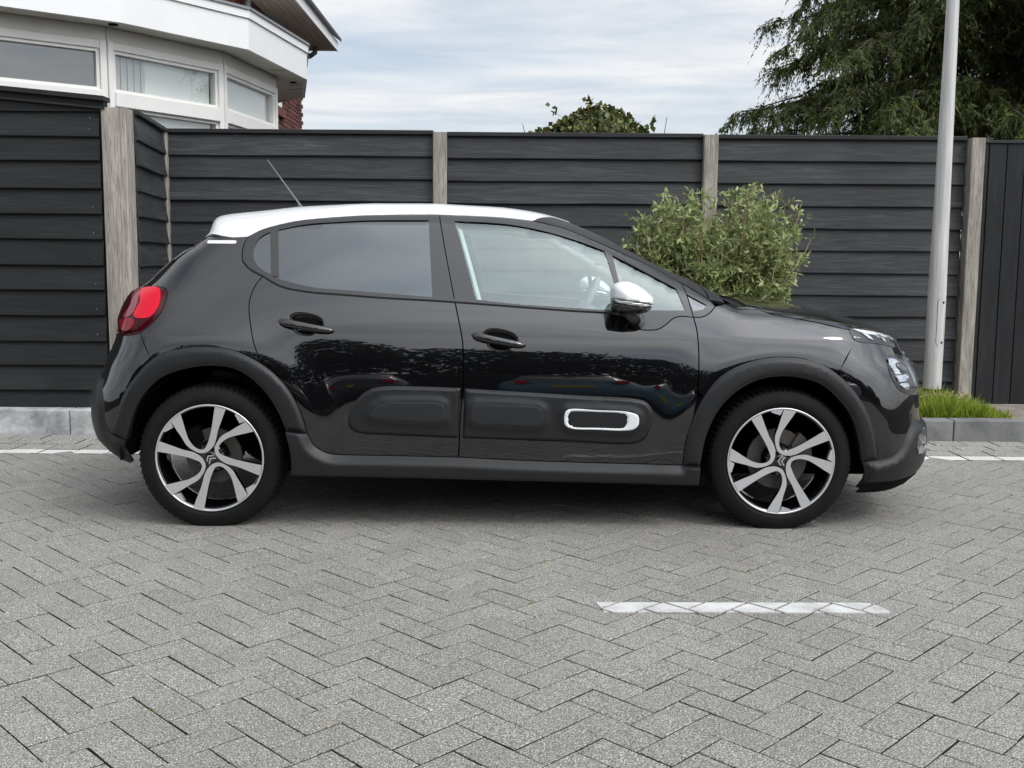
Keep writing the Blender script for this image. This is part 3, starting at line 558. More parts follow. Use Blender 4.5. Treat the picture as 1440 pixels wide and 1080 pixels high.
def surf_normals(lift, q, eps=0.004):
    du = lift(q+[eps, 0])-lift(q-[eps, 0]); dv = lift(q+[0, eps])-lift(q-[0, eps]); n = np.cross(du, dv); n /= np.linalg.norm(n, axis=1)[:, None]+1e-12
    return n
def orient(p, n):
    """outward: away from the car's long axis"""
    c = np.stack([np.clip(p[:, 0], -1.2, 1.2), np.zeros(len(p)), np.full(len(p), 0.62)], 1)
    s = np.sign(np.sum((p-c)*n, 1)); s[s == 0] = 1; return n*s[:, None]
def patch(poly, lift, res=0.03, off=0.0, rings=(), rim=0.014, hole=None, profile=None, step=None):
    """triangulated patch of the body surface bounded by poly (2D, unfolded); profile(dist to edge) raises it; rim folds the edge inwards"""
    poly = densify(np.asarray(poly, float), 0.016)
    if area2(poly) < 0: poly = poly[::-1]
    n = len(poly); pts = [poly]; faces = [list(range(n))]; edges = []
    lo, hi = poly.min(0), poly.max(0); r = res
    gx = np.arange(lo[0], hi[0]+r, r); gy = np.arange(lo[1], hi[1]+r, r*0.866); G = np.array([(x+(0.5*r if k % 2 else 0), y) for k, y in enumerate(gy) for x in gx])
    G = G[inside(G, poly)]
    if len(G): G = G[seg_dist(G, poly) > 0.45*r]
    for d in rings:
        q = inset(poly, d); k = seg_dist(q, poly) > d*0.93; q = q[k]; q = q[inside(q, poly)]
        pts.append(q)
        if len(G): G = G[np.abs(seg_dist(G, poly)-d) > 0.25*min(r, d)]
    if hole is not None:
        hole = np.asarray(hole, float)
        if len(G): G = G[~inside(G, hole)]; G = G[seg_dist(G, hole) > 0.4*r]
        pts = [q if i == 0 else q[~inside(q, hole)] for i, q in enumerate(pts)]
    base = sum(len(q) for q in pts)
    P2 = np.vstack(pts+([G] if len(G) else []))
    if hole is not None:
        h0 = len(P2); P2 = np.vstack([P2, hole]); edges = [(h0+i, h0+(i+1) % len(hole)) for i in range(len(hole))]
    vo, eo, fo, *_ = delaunay_2d_cdt([Vector((float(a), float(b))) for a, b in P2], edges, faces, 1, 1e-6)
    q = np.array([(a.x, a.y) for a in vo]); F = [list(f) for f in fo]
    if hole is not None:
        c = np.array([q[f].mean(0) for f in F]); k = inside(c, hole); F = [f for f, s in zip(F, k) if not s]
    p = lift(q); nn = orient(p, surf_normals(lift, q))
    d = seg_dist(q, poly)
    if hole is not None: d = np.minimum(d, seg_dist(q, hole))
    h = off + (profile(d, q) if profile is not None else 0.0)
    pv = p+nn*np.reshape(np.broadcast_to(h, (len(q),)), (-1, 1))
    # face direction
    a = pv[[f[0] for f in F]]; b = pv[[f[1] for f in F]]; c = pv[[f[2] for f in F]]; fn = np.cross(b-a, c-a); vn = nn[[f[0] for f in F]]
    F = [f if s > 0 else f[::-1] for f, s in zip(F, np.sum(fn*vn, 1))]
    if profile is not None:
        acc = np.zeros_like(pv)
        for f, w in zip(F, np.cross(pv[[f[1] for f in F]]-pv[[f[0] for f in F]], pv[[f[2] for f in F]]-pv[[f[0] for f in F]])):
            for i in f: acc[i] += w
        nv = acc/(np.linalg.norm(acc, axis=1)[:, None]+1e-15)
    else: nv = nn
    V = [pv]; NV = [nv]; k = len(pv)
    if rim:
        cnt = {}
        for f in F:
            for i in range(len(f)):
                e = (f[i], f[(i+1) % len(f)]); cnt[e] = 1
        bnd = [e for e in cnt if (e[1], e[0]) not in cnt]
        vs_, ns_ = [], []
        for a_, b_ in bnd:
            A, B = pv[a_], pv[b_]; t = B-A; nr = np.cross(t, nn[a_]); nr /= np.linalg.norm(nr)+1e-12
            vs_ += [A, B, B-nn[b_]*rim, A-nn[a_]*rim]; ns_ += [nr]*4; F.append([k+3, k+2, k+1, k]); k += 4
        if vs_: V.append(np.array(vs_)); NV.append(np.array(ns_))
    return np.vstack(V), F, np.vstack(NV)
def strip(us, v0, v1, nv, lift, both=True, off=0.0, rim=0.014, vpow=1.0):
    """structured patch: u rows, v from v0(u) to v1(u); both=True runs across the centre line"""
    us = np.asarray(us); q = []; vv = np.linspace(-1, 1, 2*nv+1) if both else np.linspace(0, 1, nv+1)
    for u in us:
        for s in vv: q.append((u, s*v1(u)) if both else (u, v0(u)+(v1(u)-v0(u))*s))
    q = np.array(q); m = len(vv)
    p = lift(q); F = []
    for i in range(len(us)-1):
        for j in range(m-1): F.append([i*m+j, i*m+j+1, (i+1)*m+j+1, (i+1)*m+j])
    nn = orient(p, surf_normals(lift, q, 0.006))
    if both:   # clean normal on the centre line
        pass
    pv = p+nn*off
    a = pv[[f[0] for f in F]]; b = pv[[f[1] for f in F]]; c = pv[[f[3] for f in F]]; fn = np.cross(b-a, c-a)
    F = [f if s >= 0 else f[::-1] for f, s in zip(F, np.sum(fn*nn[[f[0] for f in F]], 1))]
    acc = np.zeros_like(pv)
    for f in F:
        w = np.cross(pv[f[2]]-pv[f[0]], pv[f[3]]-pv[f[1]])
        for i in f: acc[i] += w
    nv_ = acc/(np.linalg.norm(acc, axis=1)[:, None]+1e-15)
    V = [pv]; NV = [nv_]; k = len(pv)
    if rim:
        cnt = {}
        for f in F:
            for i in range(4): cnt[(f[i], f[(i+1) % 4])] = 1
        vs_, ns_ = [], []
        for a_, b_ in [e for e in cnt if (e[1], e[0]) not in cnt]:
            A, B = pv[a_], pv[b_]; nr = np.cross(B-A, nn[a_]); nr /= np.linalg.norm(nr)+1e-12
            vs_ += [A, B, B-nv_[b_]*rim, A-nv_[a_]*rim]; ns_ += [nr]*4; F.append([k+3, k+2, k+1, k]); k += 4
        V.append(np.array(vs_)); NV.append(np.array(ns_))
    return np.vstack(V), F, np.vstack(NV)
def add_panel(name, g, m, parent, side=1):
    v, f, n = g                      # panel data has +y towards the near side; the scene's near side is -y
    if side > 0: v = v*[1, -1, 1]; n = n*[1, -1, 1]; f = [q[::-1] for q in f]
    return mesh_obj(name, v, f, m, parent, True, n)
GEO = {}
def pair(name, key, parents, m, gen):
    """the same panel on the near and the far side; returns both objects"""
    if key not in GEO: GEO[key] = gen()
    return [add_panel(name, GEO[key], m, parents[0], 1), add_panel(name, GEO[key], m, parents[1], -1)]
sm = lambda t: np.clip(t, 0, 1)**2*(3-2*np.clip(t, 0, 1))
dome = lambda d, r: np.sqrt(np.clip(1-(1-np.clip(d/r, 0, 1))**2, 0, 1))

# ------------------------------------------------------------------ the car
CAR_X, CAR_Y, CAR_YAW = -0.0766, 5.369, R(0.6)
car = empty('parked_car', (CAR_X, CAR_Y, 0), 0.0)
car.rotation_euler = (0, 0, CAR_YAW)
tag(car, 'black five-door hatchback with white roof parked side-on in front of the fence', 'car')

both = (car, car)
GAP = 0.0028
# ---- doors
bg_low = crv('bgap')[2:]
lowr = crv('dlo_low_r'); i370 = 2
rd_poly = loop(xz(lowr[i370:]), xz(crv('bgap')[2:]), xz(crv('sill_top')[:4][::-1]), xz(crv('sill_rear_low')[::-1]), xz(crv('rear_arch_out')[10:][::-1]), xz(crv('rdoor_rear')[::-1]))
def cup_poly(key, cupkey):
    a, b = xz(crv(key)); d = (b-a)/np.linalg.norm(b-a); ang = math.atan2(d[1], d[0]); cc = xz(crv(cupkey)).mean(0); th = np.linspace(0, 2*math.pi, 40, endpoint=False)
    e = np.stack([0.084*np.sign(np.cos(th))*np.abs(np.cos(th))**0.75, 0.050*np.sign(np.sin(th))*np.abs(np.sin(th))**0.85], 1)
    e[:, 0] *= np.where(e[:, 1] < 0, 0.72, 1.0)
    return e@np.array([[math.cos(ang), -math.sin(ang)], [math.sin(ang), math.cos(ang)]]).T+cc
rear_doors = pair('rear_door', 'rd', both, M_BLACK, lambda: patch(inset(rd_poly, GAP), lift_side, hole=cup_poly('handle_r', 'cup_r'), rim=0.010))
fa = crv('front_arch_out')
fd_poly = loop(xz(crv('dlo_low_f')), xz(crv('fdoor_front')), xz(fa[[2, 1, 0]]), xz(crv('sill_top')[3:][::-1]), xz(crv('bgap')[2:][::-1]))
front_doors = pair('front_door', 'fd', both, M_BLACK, lambda: patch(inset(fd_poly, GAP), lift_side, hole=cup_poly('handle_f', 'cup_f'), rim=0.010))
# ---- fender and rear quarter
bs = crv('bonnet_side').copy(); bs = bs[1:]
ff = crv('fender_front')
cowl_pt = np.array([[1.02, 0.0, 0.0]]); 
def on_top(x, y):
    """height of the upper surface at plan point"""
    i = int(np.clip(round((x-TOP_X0)/TOP_DX), 0, len(TOP)-1)); return float(np.interp(y, TOP[i, :, 1][:int(np.argmax(TOP[i, :, 1]))+1], TOP[i, :, 2][:int(np.argmax(TOP[i, :, 1]))+1]))
c1 = np.array([1.12, on_top(1.12, 0.62)]); c0 = np.array([1.035, on_top(1.035, 0.685)])
fe_poly = loop(xz(crv('dlo_front')), np.array([xz(crv('dlo_front'))[-1], c0]), np.array([c0, c1]), np.vstack([[c1], xz(bs)[0:6]]), xz(np.vstack([bs[5:6], ff[:4]])), xz(fa[3:10][::-1]), xz(crv('fdoor_front')[:5][::-1]))
fenders = pair('front_fender', 'fe', both, M_BLACK, lambda: patch(inset(fe_poly, GAP), lift_side, 0.025))
ro = crv('rear_arch_out')
qu_poly = loop(xz(crv('roof_low')), xz(crv('dlo_top')[:4][::-1]), xz(lowr[:3]), xz(crv('rdoor_rear')), xz(ro[4:11][::-1]), xz(crv('rbump_gap')[::-1]), xz(crv('quarter_rear')[::-1]), xz(crv('hatch_edge')[::-1]))
quarters = pair('rear_quarter_panel', 'qu', both, M_BLACK, lambda: patch(inset(qu_poly, 0.0018), lift_side, 0.025))
bad = xz(crv('badge'))
def stadium(p, r=0.006, n=6):
    (x0, z0), (x1, z1) = p.min(0), p.max(0); zc = (z0+z1)/2; h = (z1-z0)/2
    a = np.linspace(-math.pi/2, math.pi/2, n); return np.array([(x1-h+h*math.cos(t), zc+h*math.sin(t)) for t in a]+[(x0+h-h*math.cos(t), zc-h*math.sin(t)) for t in a])
pair('pillar_strip', 'badge', quarters, M_WHITE, lambda: patch(stadium(bad), lift_side, 0.02, off=0.0015, rim=0.004))

# ---- side window frames and panes
def frame_poly(k):
    if k == 'r': return loop(xz(crv('dlo_top')[:10]), xz(crv('bgap')[:3]), xz(lowr[::-1]))
ap = crv('apillar_low')
rg = loop(xz(crv('rglass_top')), xz(crv('rglass_right')), xz(crv('rglass_bottom')), xz(crv('rglass_left')))
rq = closed_spline(xz(crv('rquarter'))); rq = loop(xz(crv('rquarter')), xz(crv('rquarter')[[-1, 0]]))
fg = loop(xz(crv('fglass_top')), xz(crv('fglass_right')), xz(crv('fglass_bottom')), xz(crv('fglass_left')))
fq0 = crv('fquarter'); fq = loop(xz(fq0[:3]), xz(fq0[2:4]), xz(fq0[3:5]), xz(fq0[4:6]), xz(fq0[[5, 0]]))
tri0 = crv('ftri'); ft = loop(xz(tri0[:2]), xz(tri0[1:3]), xz(tri0[2:4]), xz(tri0[[3, 0]]))
def multi_hole(poly, holes, **kw):
    """patch with several openings: triangulate with all the edges, drop triangles inside the openings"""
    poly = np.asarray(poly)
    if area2(poly) < 0: poly = poly[::-1]
    r = kw.get('res', 0.022); lo, hi = poly.min(0), poly.max(0)
    G = np.array([(x+(0.5*r if k % 2 else 0), y) for k, y in enumerate(np.arange(lo[1], hi[1], r*0.866)) for x in np.arange(lo[0], hi[0], r)])
    G = G[inside(G, poly)]; G = G[seg_dist(G, poly) > 0.4*r]
    P2 = [poly]; edges = []; k = len(poly)
    for h in holes:
        G = G[~inside(G, h)]; G = G[seg_dist(G, h) > 0.4*r]; P2.append(h); edges += [(k+i, k+(i+1) % len(h)) for i in range(len(h))]; k += len(h)
    P2.append(G); P2 = np.vstack(P2)
    vo, eo, fo, *_ = delaunay_2d_cdt([Vector((float(a), float(b))) for a, b in P2], edges, [list(range(len(poly)))], 1, 1e-6)
    q = np.array([(a.x, a.y) for a in vo]); F = [list(f) for f in fo]; c = np.array([q[f].mean(0) for f in F])
    bad_ = np.zeros(len(F), bool)
    for h in holes: bad_ |= inside(c, h)
    F = [f for f, s in zip(F, bad_) if not s]
    lift = kw.get('lift', lift_side); off = kw.get('off', 0.0); rim = kw.get('rim', 0.012)
    p = lift(q); nn = orient(p, surf_normals(lift, q)); pv = p+nn*off
    fn = np.cross(pv[[f[1] for f in F]]-pv[[f[0] for f in F]], pv[[f[2] for f in F]]-pv[[f[0] for f in F]])
    F = [f if s > 0 else f[::-1] for f, s in zip(F, np.sum(fn*nn[[f[0] for f in F]], 1))]
    cnt = {}
    for f in F:
        for i in range(3): cnt[(f[i], f[(i+1) % 3])] = 1
    k = len(pv); vs_, ns_ = [], []
    for a_, b_ in [e for e in cnt if (e[1], e[0]) not in cnt]:
        A, B = pv[a_], pv[b_]; nr = np.cross(B-A, nn[a_]); nr /= np.linalg.norm(nr)+1e-12
        vs_ += [A, B, B-nn[b_]*rim, A-nn[a_]*rim]; ns_ += [nr]*4; F.append([k+3, k+2, k+1, k]); k += 4
    return np.vstack([pv, np.array(vs_)]), F, np.vstack([nn, np.array(ns_)])
rf_poly = frame_poly('r')
pair('window_frame', 'rfr', rear_doors, M_SATIN, lambda: multi_hole(inset(rf_poly, 0.0022), [rg, rq], off=-0.001))
ff_poly = loop(xz(crv('dlo_top')[9:]), xz(ap[:5]), np.array([xz(ap)[4], xz(crv('dlo_low_f'))[-1]]), xz(crv('dlo_low_f')[::-1]), xz(crv('bgap')[:3][::-1]))
pair('window_frame', 'ffr', front_doors, M_SATIN, lambda: multi_hole(inset(ff_poly, 0.0022), [fg, fq], off=-0.001))
tr_poly = loop(np.array([xz(ap)[4], xz(ap)[5]]), np.array([xz(ap)[5], xz(crv('dlo_front'))[-1]]), xz(crv('dlo_front')[::-1]), np.array([xz(crv('dlo_front'))[0], xz(ap)[4]]))
pair('pillar_trim', 'tfr', fenders, M_SATIN, lambda: multi_hole(inset(tr_poly, 0.0022), [ft], off=-0.001))
SEAL = lambda d, q: -0.004
pair('window_pane', 'rg', rear_doors, M_TINT, lambda: patch(rg, lift_side, 0.04, off=-0.006, rim=0))
pair('quarter_pane', 'rq', rear_doors, M_TINT, lambda: patch(rq, lift_side, 0.04, off=-0.006, rim=0))
pair('window_pane', 'fg', front_doors, M_GLASS, lambda: patch(fg, lift_side, 0.04, off=-0.006, rim=0))
pair('quarter_pane', 'fq', front_doors, M_GLASS, lambda: patch(fq, lift_side, 0.04, off=-0.006, rim=0))
pair('corner_pane', 'ft', fenders, M_TINT, lambda: patch(ft, lift_side, 0.04, off=-0.006, rim=0))
# bright divider strip between the rear panes, rubber line along the belt
def ribbon(c, wd, step=0.02):
    c = spline(c, step); d = np.gradient(c, axis=0); d /= np.linalg.norm(d, axis=1)[:, None]; nrm = np.stack([-d[:, 1], d[:, 0]], 1)
    return np.vstack([c+nrm*wd/2, (c-nrm*wd/2)[::-1]])
rgl = xz(crv('rglass_left')); rqe = xz(crv('rquarter'))[[-1, 0]]
pair('pane_divider', 'div', rear_doors, M_GLOSSBLACK, lambda: patch(ribbon((rgl+rqe)/2, 0.016), lift_side, 0.03, off=0.003, rim=0.006))
pair('belt_seal', 'beltr', rear_doors, M_RUBBER, lambda: patch(ribbon(xz(lowr)+[0, 0.0], 0.008), lift_side, 0.03, off=0.0012, rim=0.006))
pair('belt_seal', 'beltf', front_doors, M_RUBBER, lambda: patch(ribbon(xz(crv('dlo_low_f'))[:5], 0.008), lift_side, 0.03, off=0.0012, rim=0.006))

# ---- roof, pillars, windscreen, bonnet, cowl
def edge_fn(c):
    c = c[np.argsort(c[:, 0])]; return lambda u: float(np.interp(u, c[:, 0], c[:, 1]))
roof_edge = np.vstack([spline(crv('roof_low'), 0.01), spline(crv('dlo_top')[3:], 0.01)])
rt_ = to_top(roof_edge); rt_ = rt_[np.argsort(rt_[:, 0])]
XH = 0.355
hdr = to_top(np.array([[XH, 0, 0]]))
t_pil = lambda x: float(np.interp(0.34+0.02*np.clip((x-0.2)/0.8, 0, 1), TOP[int(round((x-TOP_X0)/TOP_DX)), :200, 1], np.arange(200)*0.0025))
def roof_t(u):
    if u > 0.17: return t_pil(u)*(1-np.clip((u-0.17)/(XH-0.17), 0, 1)*0.04) if u > 0.26 else float(np.interp(u, [0.16, 0.26], [rt_[-1, 1], t_pil(0.26)]))
    return float(np.interp(u, rt_[:, 0], rt_[:, 1]))
ux = np.concatenate([[-1.392, -1.386, -1.378, -1.368, -1.355], np.arange(-1.34, 0.15, 0.02), np.arange(0.15, XH+1e-6, 0.0103)])
roof_g = strip(ux, None, roof_t, 40, lift_top)
roof = add_panel('roof', roof_g, M_WHITE, car)
lin_g = strip(np.arange(-1.3, 0.33, 0.05), None, lambda u: roof_t(u)*0.97, 16, lift_top, off=-0.03, rim=0)
add_panel('headliner', lin_g, M_TRIM, roof)
XB = 1.10
screen = add_panel('windscreen', strip(np.linspace(XH+0.006, XB, 40), None, t_pil, 24, lift_top, off=-0.004, rim=0.004), M_SCREEN, car)
ap_t = to_top(spline(ap, 0.01)); apf = edge_fn(ap_t)
pil_g = strip(np.arange(0.18, 0.956, 0.012), lambda u: (roof_t(u) if u < XH else t_pil(u))+0.003, lambda u: apf(u)-0.004, 8, lift_top, both=False)
pillars = [add_panel('windscreen_pillar', pil_g, M_PILLAR, car, s) for s in (1, -1)]
pair('roof_seal', 'aseal', pillars, M_RUBBER, lambda: patch(ribbon(xz(ap), 0.013), lift_side, 0.03, off=-0.002, rim=0.008))
pil2_g = strip(np.arange(0.956, 1.03, 0.012), lambda u: t_pil(min(u, XB))+0.003, lambda u: float(np.interp(u, [0.956, 1.035], [apf(0.955)-0.004, to_top(np.array([[1.035, 0.685, c0[1]]]))[0, 1]-0.003])), 6, lift_top, both=False)
for s, p_ in zip((1, -1), pillars): add_panel('pillar_foot', pil2_g, M_PILLAR, p_, s)
add_panel('cowl', strip(np.linspace(XB-0.01, 1.165, 8), None, lambda u: to_top(np.array([[u, 0.64, on_top(u, 0.64)]]))[0, 1], 16, lift_top, off=-0.012, rim=0), M_RUBBER, car)
bo = np.vstack([[1.13, 0.60, on_top(1.13, 0.60)], bs]); bo_t = to_top(spline(bo, 0.01)); bo_t = bo_t[np.argsort(bo_t[:, 0])]
bfn = lambda u: float(np.interp(u, bo_t[:, 0], bo_t[:, 1]))-GAP
bonnet = add_panel('bonnet', strip(np.concatenate([np.arange(1.15, 1.86, 0.015), [1.87, 1.88, 1.886]]), None, bfn, 36, lift_top), M_BLACK, car)

# ---- front end
F2 = lambda n: to_end(crv(n), FRONT)
bl = F2('bumper_low'); fao = to_end(fa[10:], FRONT); fef = F2('fender_front')
zl = float(bl[-1, 1])
bump_top = np.array([[0.0, 0.80], [0.25, 0.80], [0.42, 0.81]])
hu = F2('head_up'); hl = F2('head_low')
fb_poly = loop(np.array([[0, bl[-1, 1]], bl[-1]]), bl[::-1], fao[::-1], np.vstack([fao[0:1], fef[1:4][::-1]]), fef[:2][::-1], np.vstack([fef[0:1], to_end(bs[5:], FRONT)[[0, 2, 4, -1]]]), np.array([to_end(bs[-1:], FRONT)[0], [0.0, 0.845]]), np.array([[0.0, 0.845], [0, bl[-1, 1]]]))
def with_centre(g, eps=0.003):
    return g
fbumps = pair('front_bumper', 'fb', both, M_BLACK, lambda: patch(inset(fb_poly, 0.001), lift_front, 0.025))
bb = F2('bumper_bottom')
fl_poly = loop(bl, np.array([bl[-1], [0.0, bl[-1, 1]]]), np.array([[0.0, bl[-1, 1]], [0.0, 0.20]]), np.array([[0.0, 0.20], bb[-1]]), bb[::-1], np.array([bb[0], bl[0]]))
fog = closed_spline(F2('fog'), 0.008)
flows = pair('bumper_skirt', 'fl', fbumps, M_PLASTIC, lambda: patch(fl_poly, lift_front, 0.025, profile=lambda d, q: 0.022*sm(d/0.035), rings=(0.008, 0.018, 0.03)))
pair('fog_lamp_recess', 'fog', fbumps, M_GLOSSBLACK, lambda: patch(fog, lift_front, 0.02, off=0.0235, rim=0.004))
fog_b = F2('fog'); lo_ = fog_b.min(0); hi_ = fog_b.max(0)
pair('fog_lamp_strip', 'fogs', fbumps, M_CHROME, lambda: patch(np.array([(lo_[0]+0.02, lo_[1]+0.012), (hi_[0]-0.012, lo_[1]+0.006), (hi_[0]-0.008, lo_[1]+0.034), (lo_[0]+0.02, lo_[1]+0.036)]), lift_front, 0.02, off=0.029, rim=0.006))
lip = F2('lip_top')
pair('splitter', 'lip', fbumps, M_DARK, lambda: patch(loop(lip, np.array([lip[-1], [0.0, 0.215]]), np.array([[0.0, 0.215], [0.0, 0.165]]), np.array([[0.0, 0.165], bb[-1]-[0, 0.02]]), (bb-[0, 0.01])[::-1], np.array([bb[0], lip[0]])), lift_front, 0.03, off=0.0235, rim=0.01))
# grille band, chrome blades and plate across the nose
pair('grille', 'gr', fbumps, M_DARK, lambda: patch(np.array([(0, 0.48), (0.40, 0.50), (0.44, 0.58), (0.0, 0.57)]), lift_front, 0.03, off=0.004, rim=0.005))
for z_ in (0.715, 0.765):
    pair('grille_blade', 'bl%d' % int(z_*1000), fbumps, M_CHROME, lambda: patch(np.array([(0.0, z_+0.03), (0.08, z_), (0.20, z_-0.008), (0.46, z_-0.004), (0.46, z_+0.008), (0.20, z_+0.006), (0.08, z_+0.016), (0, z_+0.048)]), lift_front, 0.03, off=0.008, rim=0.007))
plate = MB().box(-0.004, 0.022, -0.22, 0.22, -0.055, 0.055); po = plate.build('number_plate', M_YELLOW, car, loc=(float(FRONT[int((0.53-END_Z0)/0.01), 0, 0])-0.018, 0, 0.53))
# lamps
hup = closed_spline(hu, 0.008); hlp = closed_spline(hl, 0.008)
ups = pair('running_lamp', 'hu', both, M_LAMPDARK, lambda: patch(hup, lift_front, 0.02, off=0.0015, rim=0.006))
def quadz(a, b, w): 
    a = np.array(a); b = np.array(b); d = b-a; d = d/np.linalg.norm(d); n_ = np.array([-d[1], d[0]])*w/2; return np.array([a+n_, b+n_, b-n_, a-n_])
c_up = hup.mean(0); sU = lambda f: hu[0]*(1-f)+hu[5]*f; sL = lambda f: hu[11]*(1-f)+hu[6]*f
for i, (f0, wd) in enumerate(((0.10, 0.017), (0.36, 0.019), (0.62, 0.019))):
    top_ = sU(f0)*0.82+sL(f0)*0.18; bot_ = sU(min(1, f0+0.12))*0.2+sL(min(1, f0+0.12))*0.8
    pair('light_bar', 'lb%d' % i, ups, M_CHROME, lambda: patch(quadz(top_, bot_, wd), lift_front, 0.02, off=0.006, rim=0.004))
pair('light_bar', 'lbt', ups, M_WHITE, lambda: patch(quadz(sU(0.06)*0.86+sL(0.06)*0.14, sU(0.9)*0.86+sL(0.9)*0.14, 0.018), lift_front, 0.02, off=0.005, rim=0.004))
pair('light_bar', 'lbm', ups, M_CHROME, lambda: patch(quadz(sU(0.3)*0.55+sL(0.3)*0.45, sU(0.75)*0.6+sL(0.75)*0.4, 0.009), lift_front, 0.02, off=0.005, rim=0.004))
pair('lamp_lens', 'hul', ups, M_LENS, lambda: patch(hup, lift_front, 0.02, off=0.006, profile=lambda d, q: 0.006*sm(d/0.02), rings=(0.006, 0.014), rim=0.006))
lows = pair('headlamp', 'hl', both, M_LAMPDARK, lambda: patch(hlp, lift_front, 0.02, off=0.0015, rim=0.006))
hc = hlp.mean(0)
inner = lambda f, dx=0: (hlp-hc)*f+hc+[dx, 0]
pair('lamp_reflector', 'hlr', lows, M_CHROME, lambda: patch((hlp-hc)*[0.34, 0.78]+hc+[0.085, 0.01], lift_front, 0.02, off=0.004, profile=lambda d, q: -0.0+0.004*np.sin(q[:, 1]*160), rings=(0.006,), rim=0.003))
pair('lamp_projector', 'hlq', lows, M_GLOSSBLACK, lambda: patch((hlp-hc)*[0.2, 0.26]+hc+[0.06, 0.03], lift_front, 0.015, off=0.006, profile=lambda d, q: 0.008*dome(d, 0.02), rings=(0.004, 0.01), rim=0.004))
pair('lamp_reflector', 'hlr2', lows, M_LAMPGREY, lambda: patch((hlp-hc)*[0.42, 0.86]+hc-[0.085, 0.0], lift_front, 0.02, off=0.004, profile=lambda d, q: 0.006*sm(d/0.03), rings=(0.01, 0.02), rim=0.003))
pair('lamp_lens', 'hll', lows, M_LENS, lambda: patch(hlp, lift_front, 0.02, off=0.006, profile=lambda d, q: 0.012*sm(d/0.035), rings=(0.006, 0.014, 0.025), rim=0.008))

# ---- rear end
B2 = lambda n: to_end(crv(n), REAR)
rp = B2('rplastic'); rg_ = B2('rbump_gap'); tl = closed_spline(B2('tail'), 0.008); rao = to_end(ro[:5], REAR)
qr = B2('quarter_rear'); rbb = B2('rbump_bottom'); he = B2('hatch_edge')
rb_poly = loop(np.array([[0.0, 0.66], rp[0]]), rp[:4], np.array([rp[3], rao[0]]), rao, rg_[::-1], np.array([rg_[0], [0.45, 0.84]]), np.array([[0.45, 0.84], [0.0, 0.80]]), np.array([[0.0, 0.80], [0.0, 0.66]]))
rbumps = pair('rear_bumper', 'rb', both, M_BLACK, lambda: patch(inset(rb_poly, 0.001), lift_rear, 0.025))
pl_poly = loop(rp, np.array([rp[-1], rbb[-1]]), rbb[::-1], np.array([rbb[0], [0.0, 0.34]]), np.array([[0.0, 0.34], [0.0, 0.66]]), np.array([[0.0, 0.66], rp[0]]))
pair('bumper_skirt', 'rl', rbumps, M_PLASTIC, lambda: patch(pl_poly, lift_rear, 0.025, profile=lambda d, q: 0.014*sm(d/0.03), rings=(0.008, 0.018, 0.028)))
ZR = 1.285
tg_poly = loop(np.array([[0.0, 0.81], [0.46, 0.845]]), np.array([[0.46, 0.845], qr[-1]-[0.004, 0]]), np.array([qr[-1]-[0.004, 0], qr[0]-[0.004, 0]]), (he[::-1]-[0.004, 0]), np.array([he[0]-[0.004, 0.0], [0.0, ZR]]), np.array([[0.0, ZR], [0.0, 0.81]]))
tg = pair('tailgate', 'tg', both, M_BLACK, lambda: patch(tg_poly, lift_rear, 0.03))
he_in = he-[0.035, 0.0]
rw_poly = loop(he_in[1:4], np.array([he_in[3], [0.0, float(he_in[3, 1])-0.03]]), np.array([[0.0, float(he_in[3, 1])-0.03], [0.0, float(he_in[1, 1])+0.01]]), np.array([[0.0, float(he_in[1, 1])+0.01], he_in[1]]))
pair('rear_window', 'rw', tg, M_TINT, lambda: patch(rw_poly, lift_rear, 0.03, off=0.003, rim=0.004))
tails = pair('tail_lamp', 'tl', both, M_DARKRED, lambda: patch(tl, lift_rear, 0.02, off=0.002, profile=lambda d, q: 0.012*sm(d/0.03), rings=(0.006, 0.014, 0.024), rim=0.012))
pair('red_lens', 'tlr', tails, M_RED, lambda: patch(closed_spline(B2('tail_red'), 0.008), lift_rear, 0.014, off=0.0155, rim=0.003))
pair('lower_red_lens', 'tll', tails, M_RED2, lambda: patch(closed_spline(B2('tail_low'), 0.008), lift_rear, 0.012, off=0.0165, rim=0.003))
pair('reflector_bar', 'tlb', tails, M_PINK, lambda: patch(closed_spline(B2('tail_bar'), 0.008), lift_rear, 0.012, off=0.0165, rim=0.003))

# ---- wheel arches, sills
ra_in = crv('rear_arch_in'); fa_in = crv('front_arch_in')
ra_poly = loop(xz(ro), np.array([xz(ro)[-1], xz(ra_in)[8]]), xz(ra_in[:9][::-1]), np.array([xz(ra_in)[0], xz(ro)[0]]))
arch_prof = lambda d, q: 0.004+0.012*sm(d/0.022)
pair('wheel_arch_trim', 'ra', both, M_PLASTIC, lambda: patch(inset(ra_poly, 0.0008), lift_side, 0.02, profile=arch_prof, rings=(0.005, 0.011, 0.018), rim=0.03))
fa_poly = loop(xz(fa), np.array([xz(fa)[-1], xz(fa_in)[-1]]), xz(fa_in[1:][::-1]), np.array([xz(fa_in)[1], xz(fa)[0]]))
pair('wheel_arch_trim', 'fa', both, M_PLASTIC, lambda: patch(inset(fa_poly, 0.0008), lift_side, 0.02, profile=arch_prof, rings=(0.005, 0.011, 0.018), rim=0.03))
si_poly = loop(np.array([xz(ra_in)[8], xz(ro)[-1]]), xz(crv('sill_rear_low')), xz(crv('sill_top')), np.array([xz(crv('sill_top'))[-1], xz(fa_in)[1]]), np.array([xz(fa_in)[1], xz(fa_in)[0]]), xz(crv('sill_bottom')[::-1]), xz(ra_in[8:][::-1]))
st_c = spline(np.vstack([xz(crv('sill_rear_low')), xz(crv('sill_top'))]), 0.006)
def sill_prof(d, q):
    top_d = np.sqrt(np.min(np.sum((q[:, None]-st_c[None])**2, 2), 1)); return 0.004+0.004*sm(d/0.01)+0.026*sm(top_d/0.04)
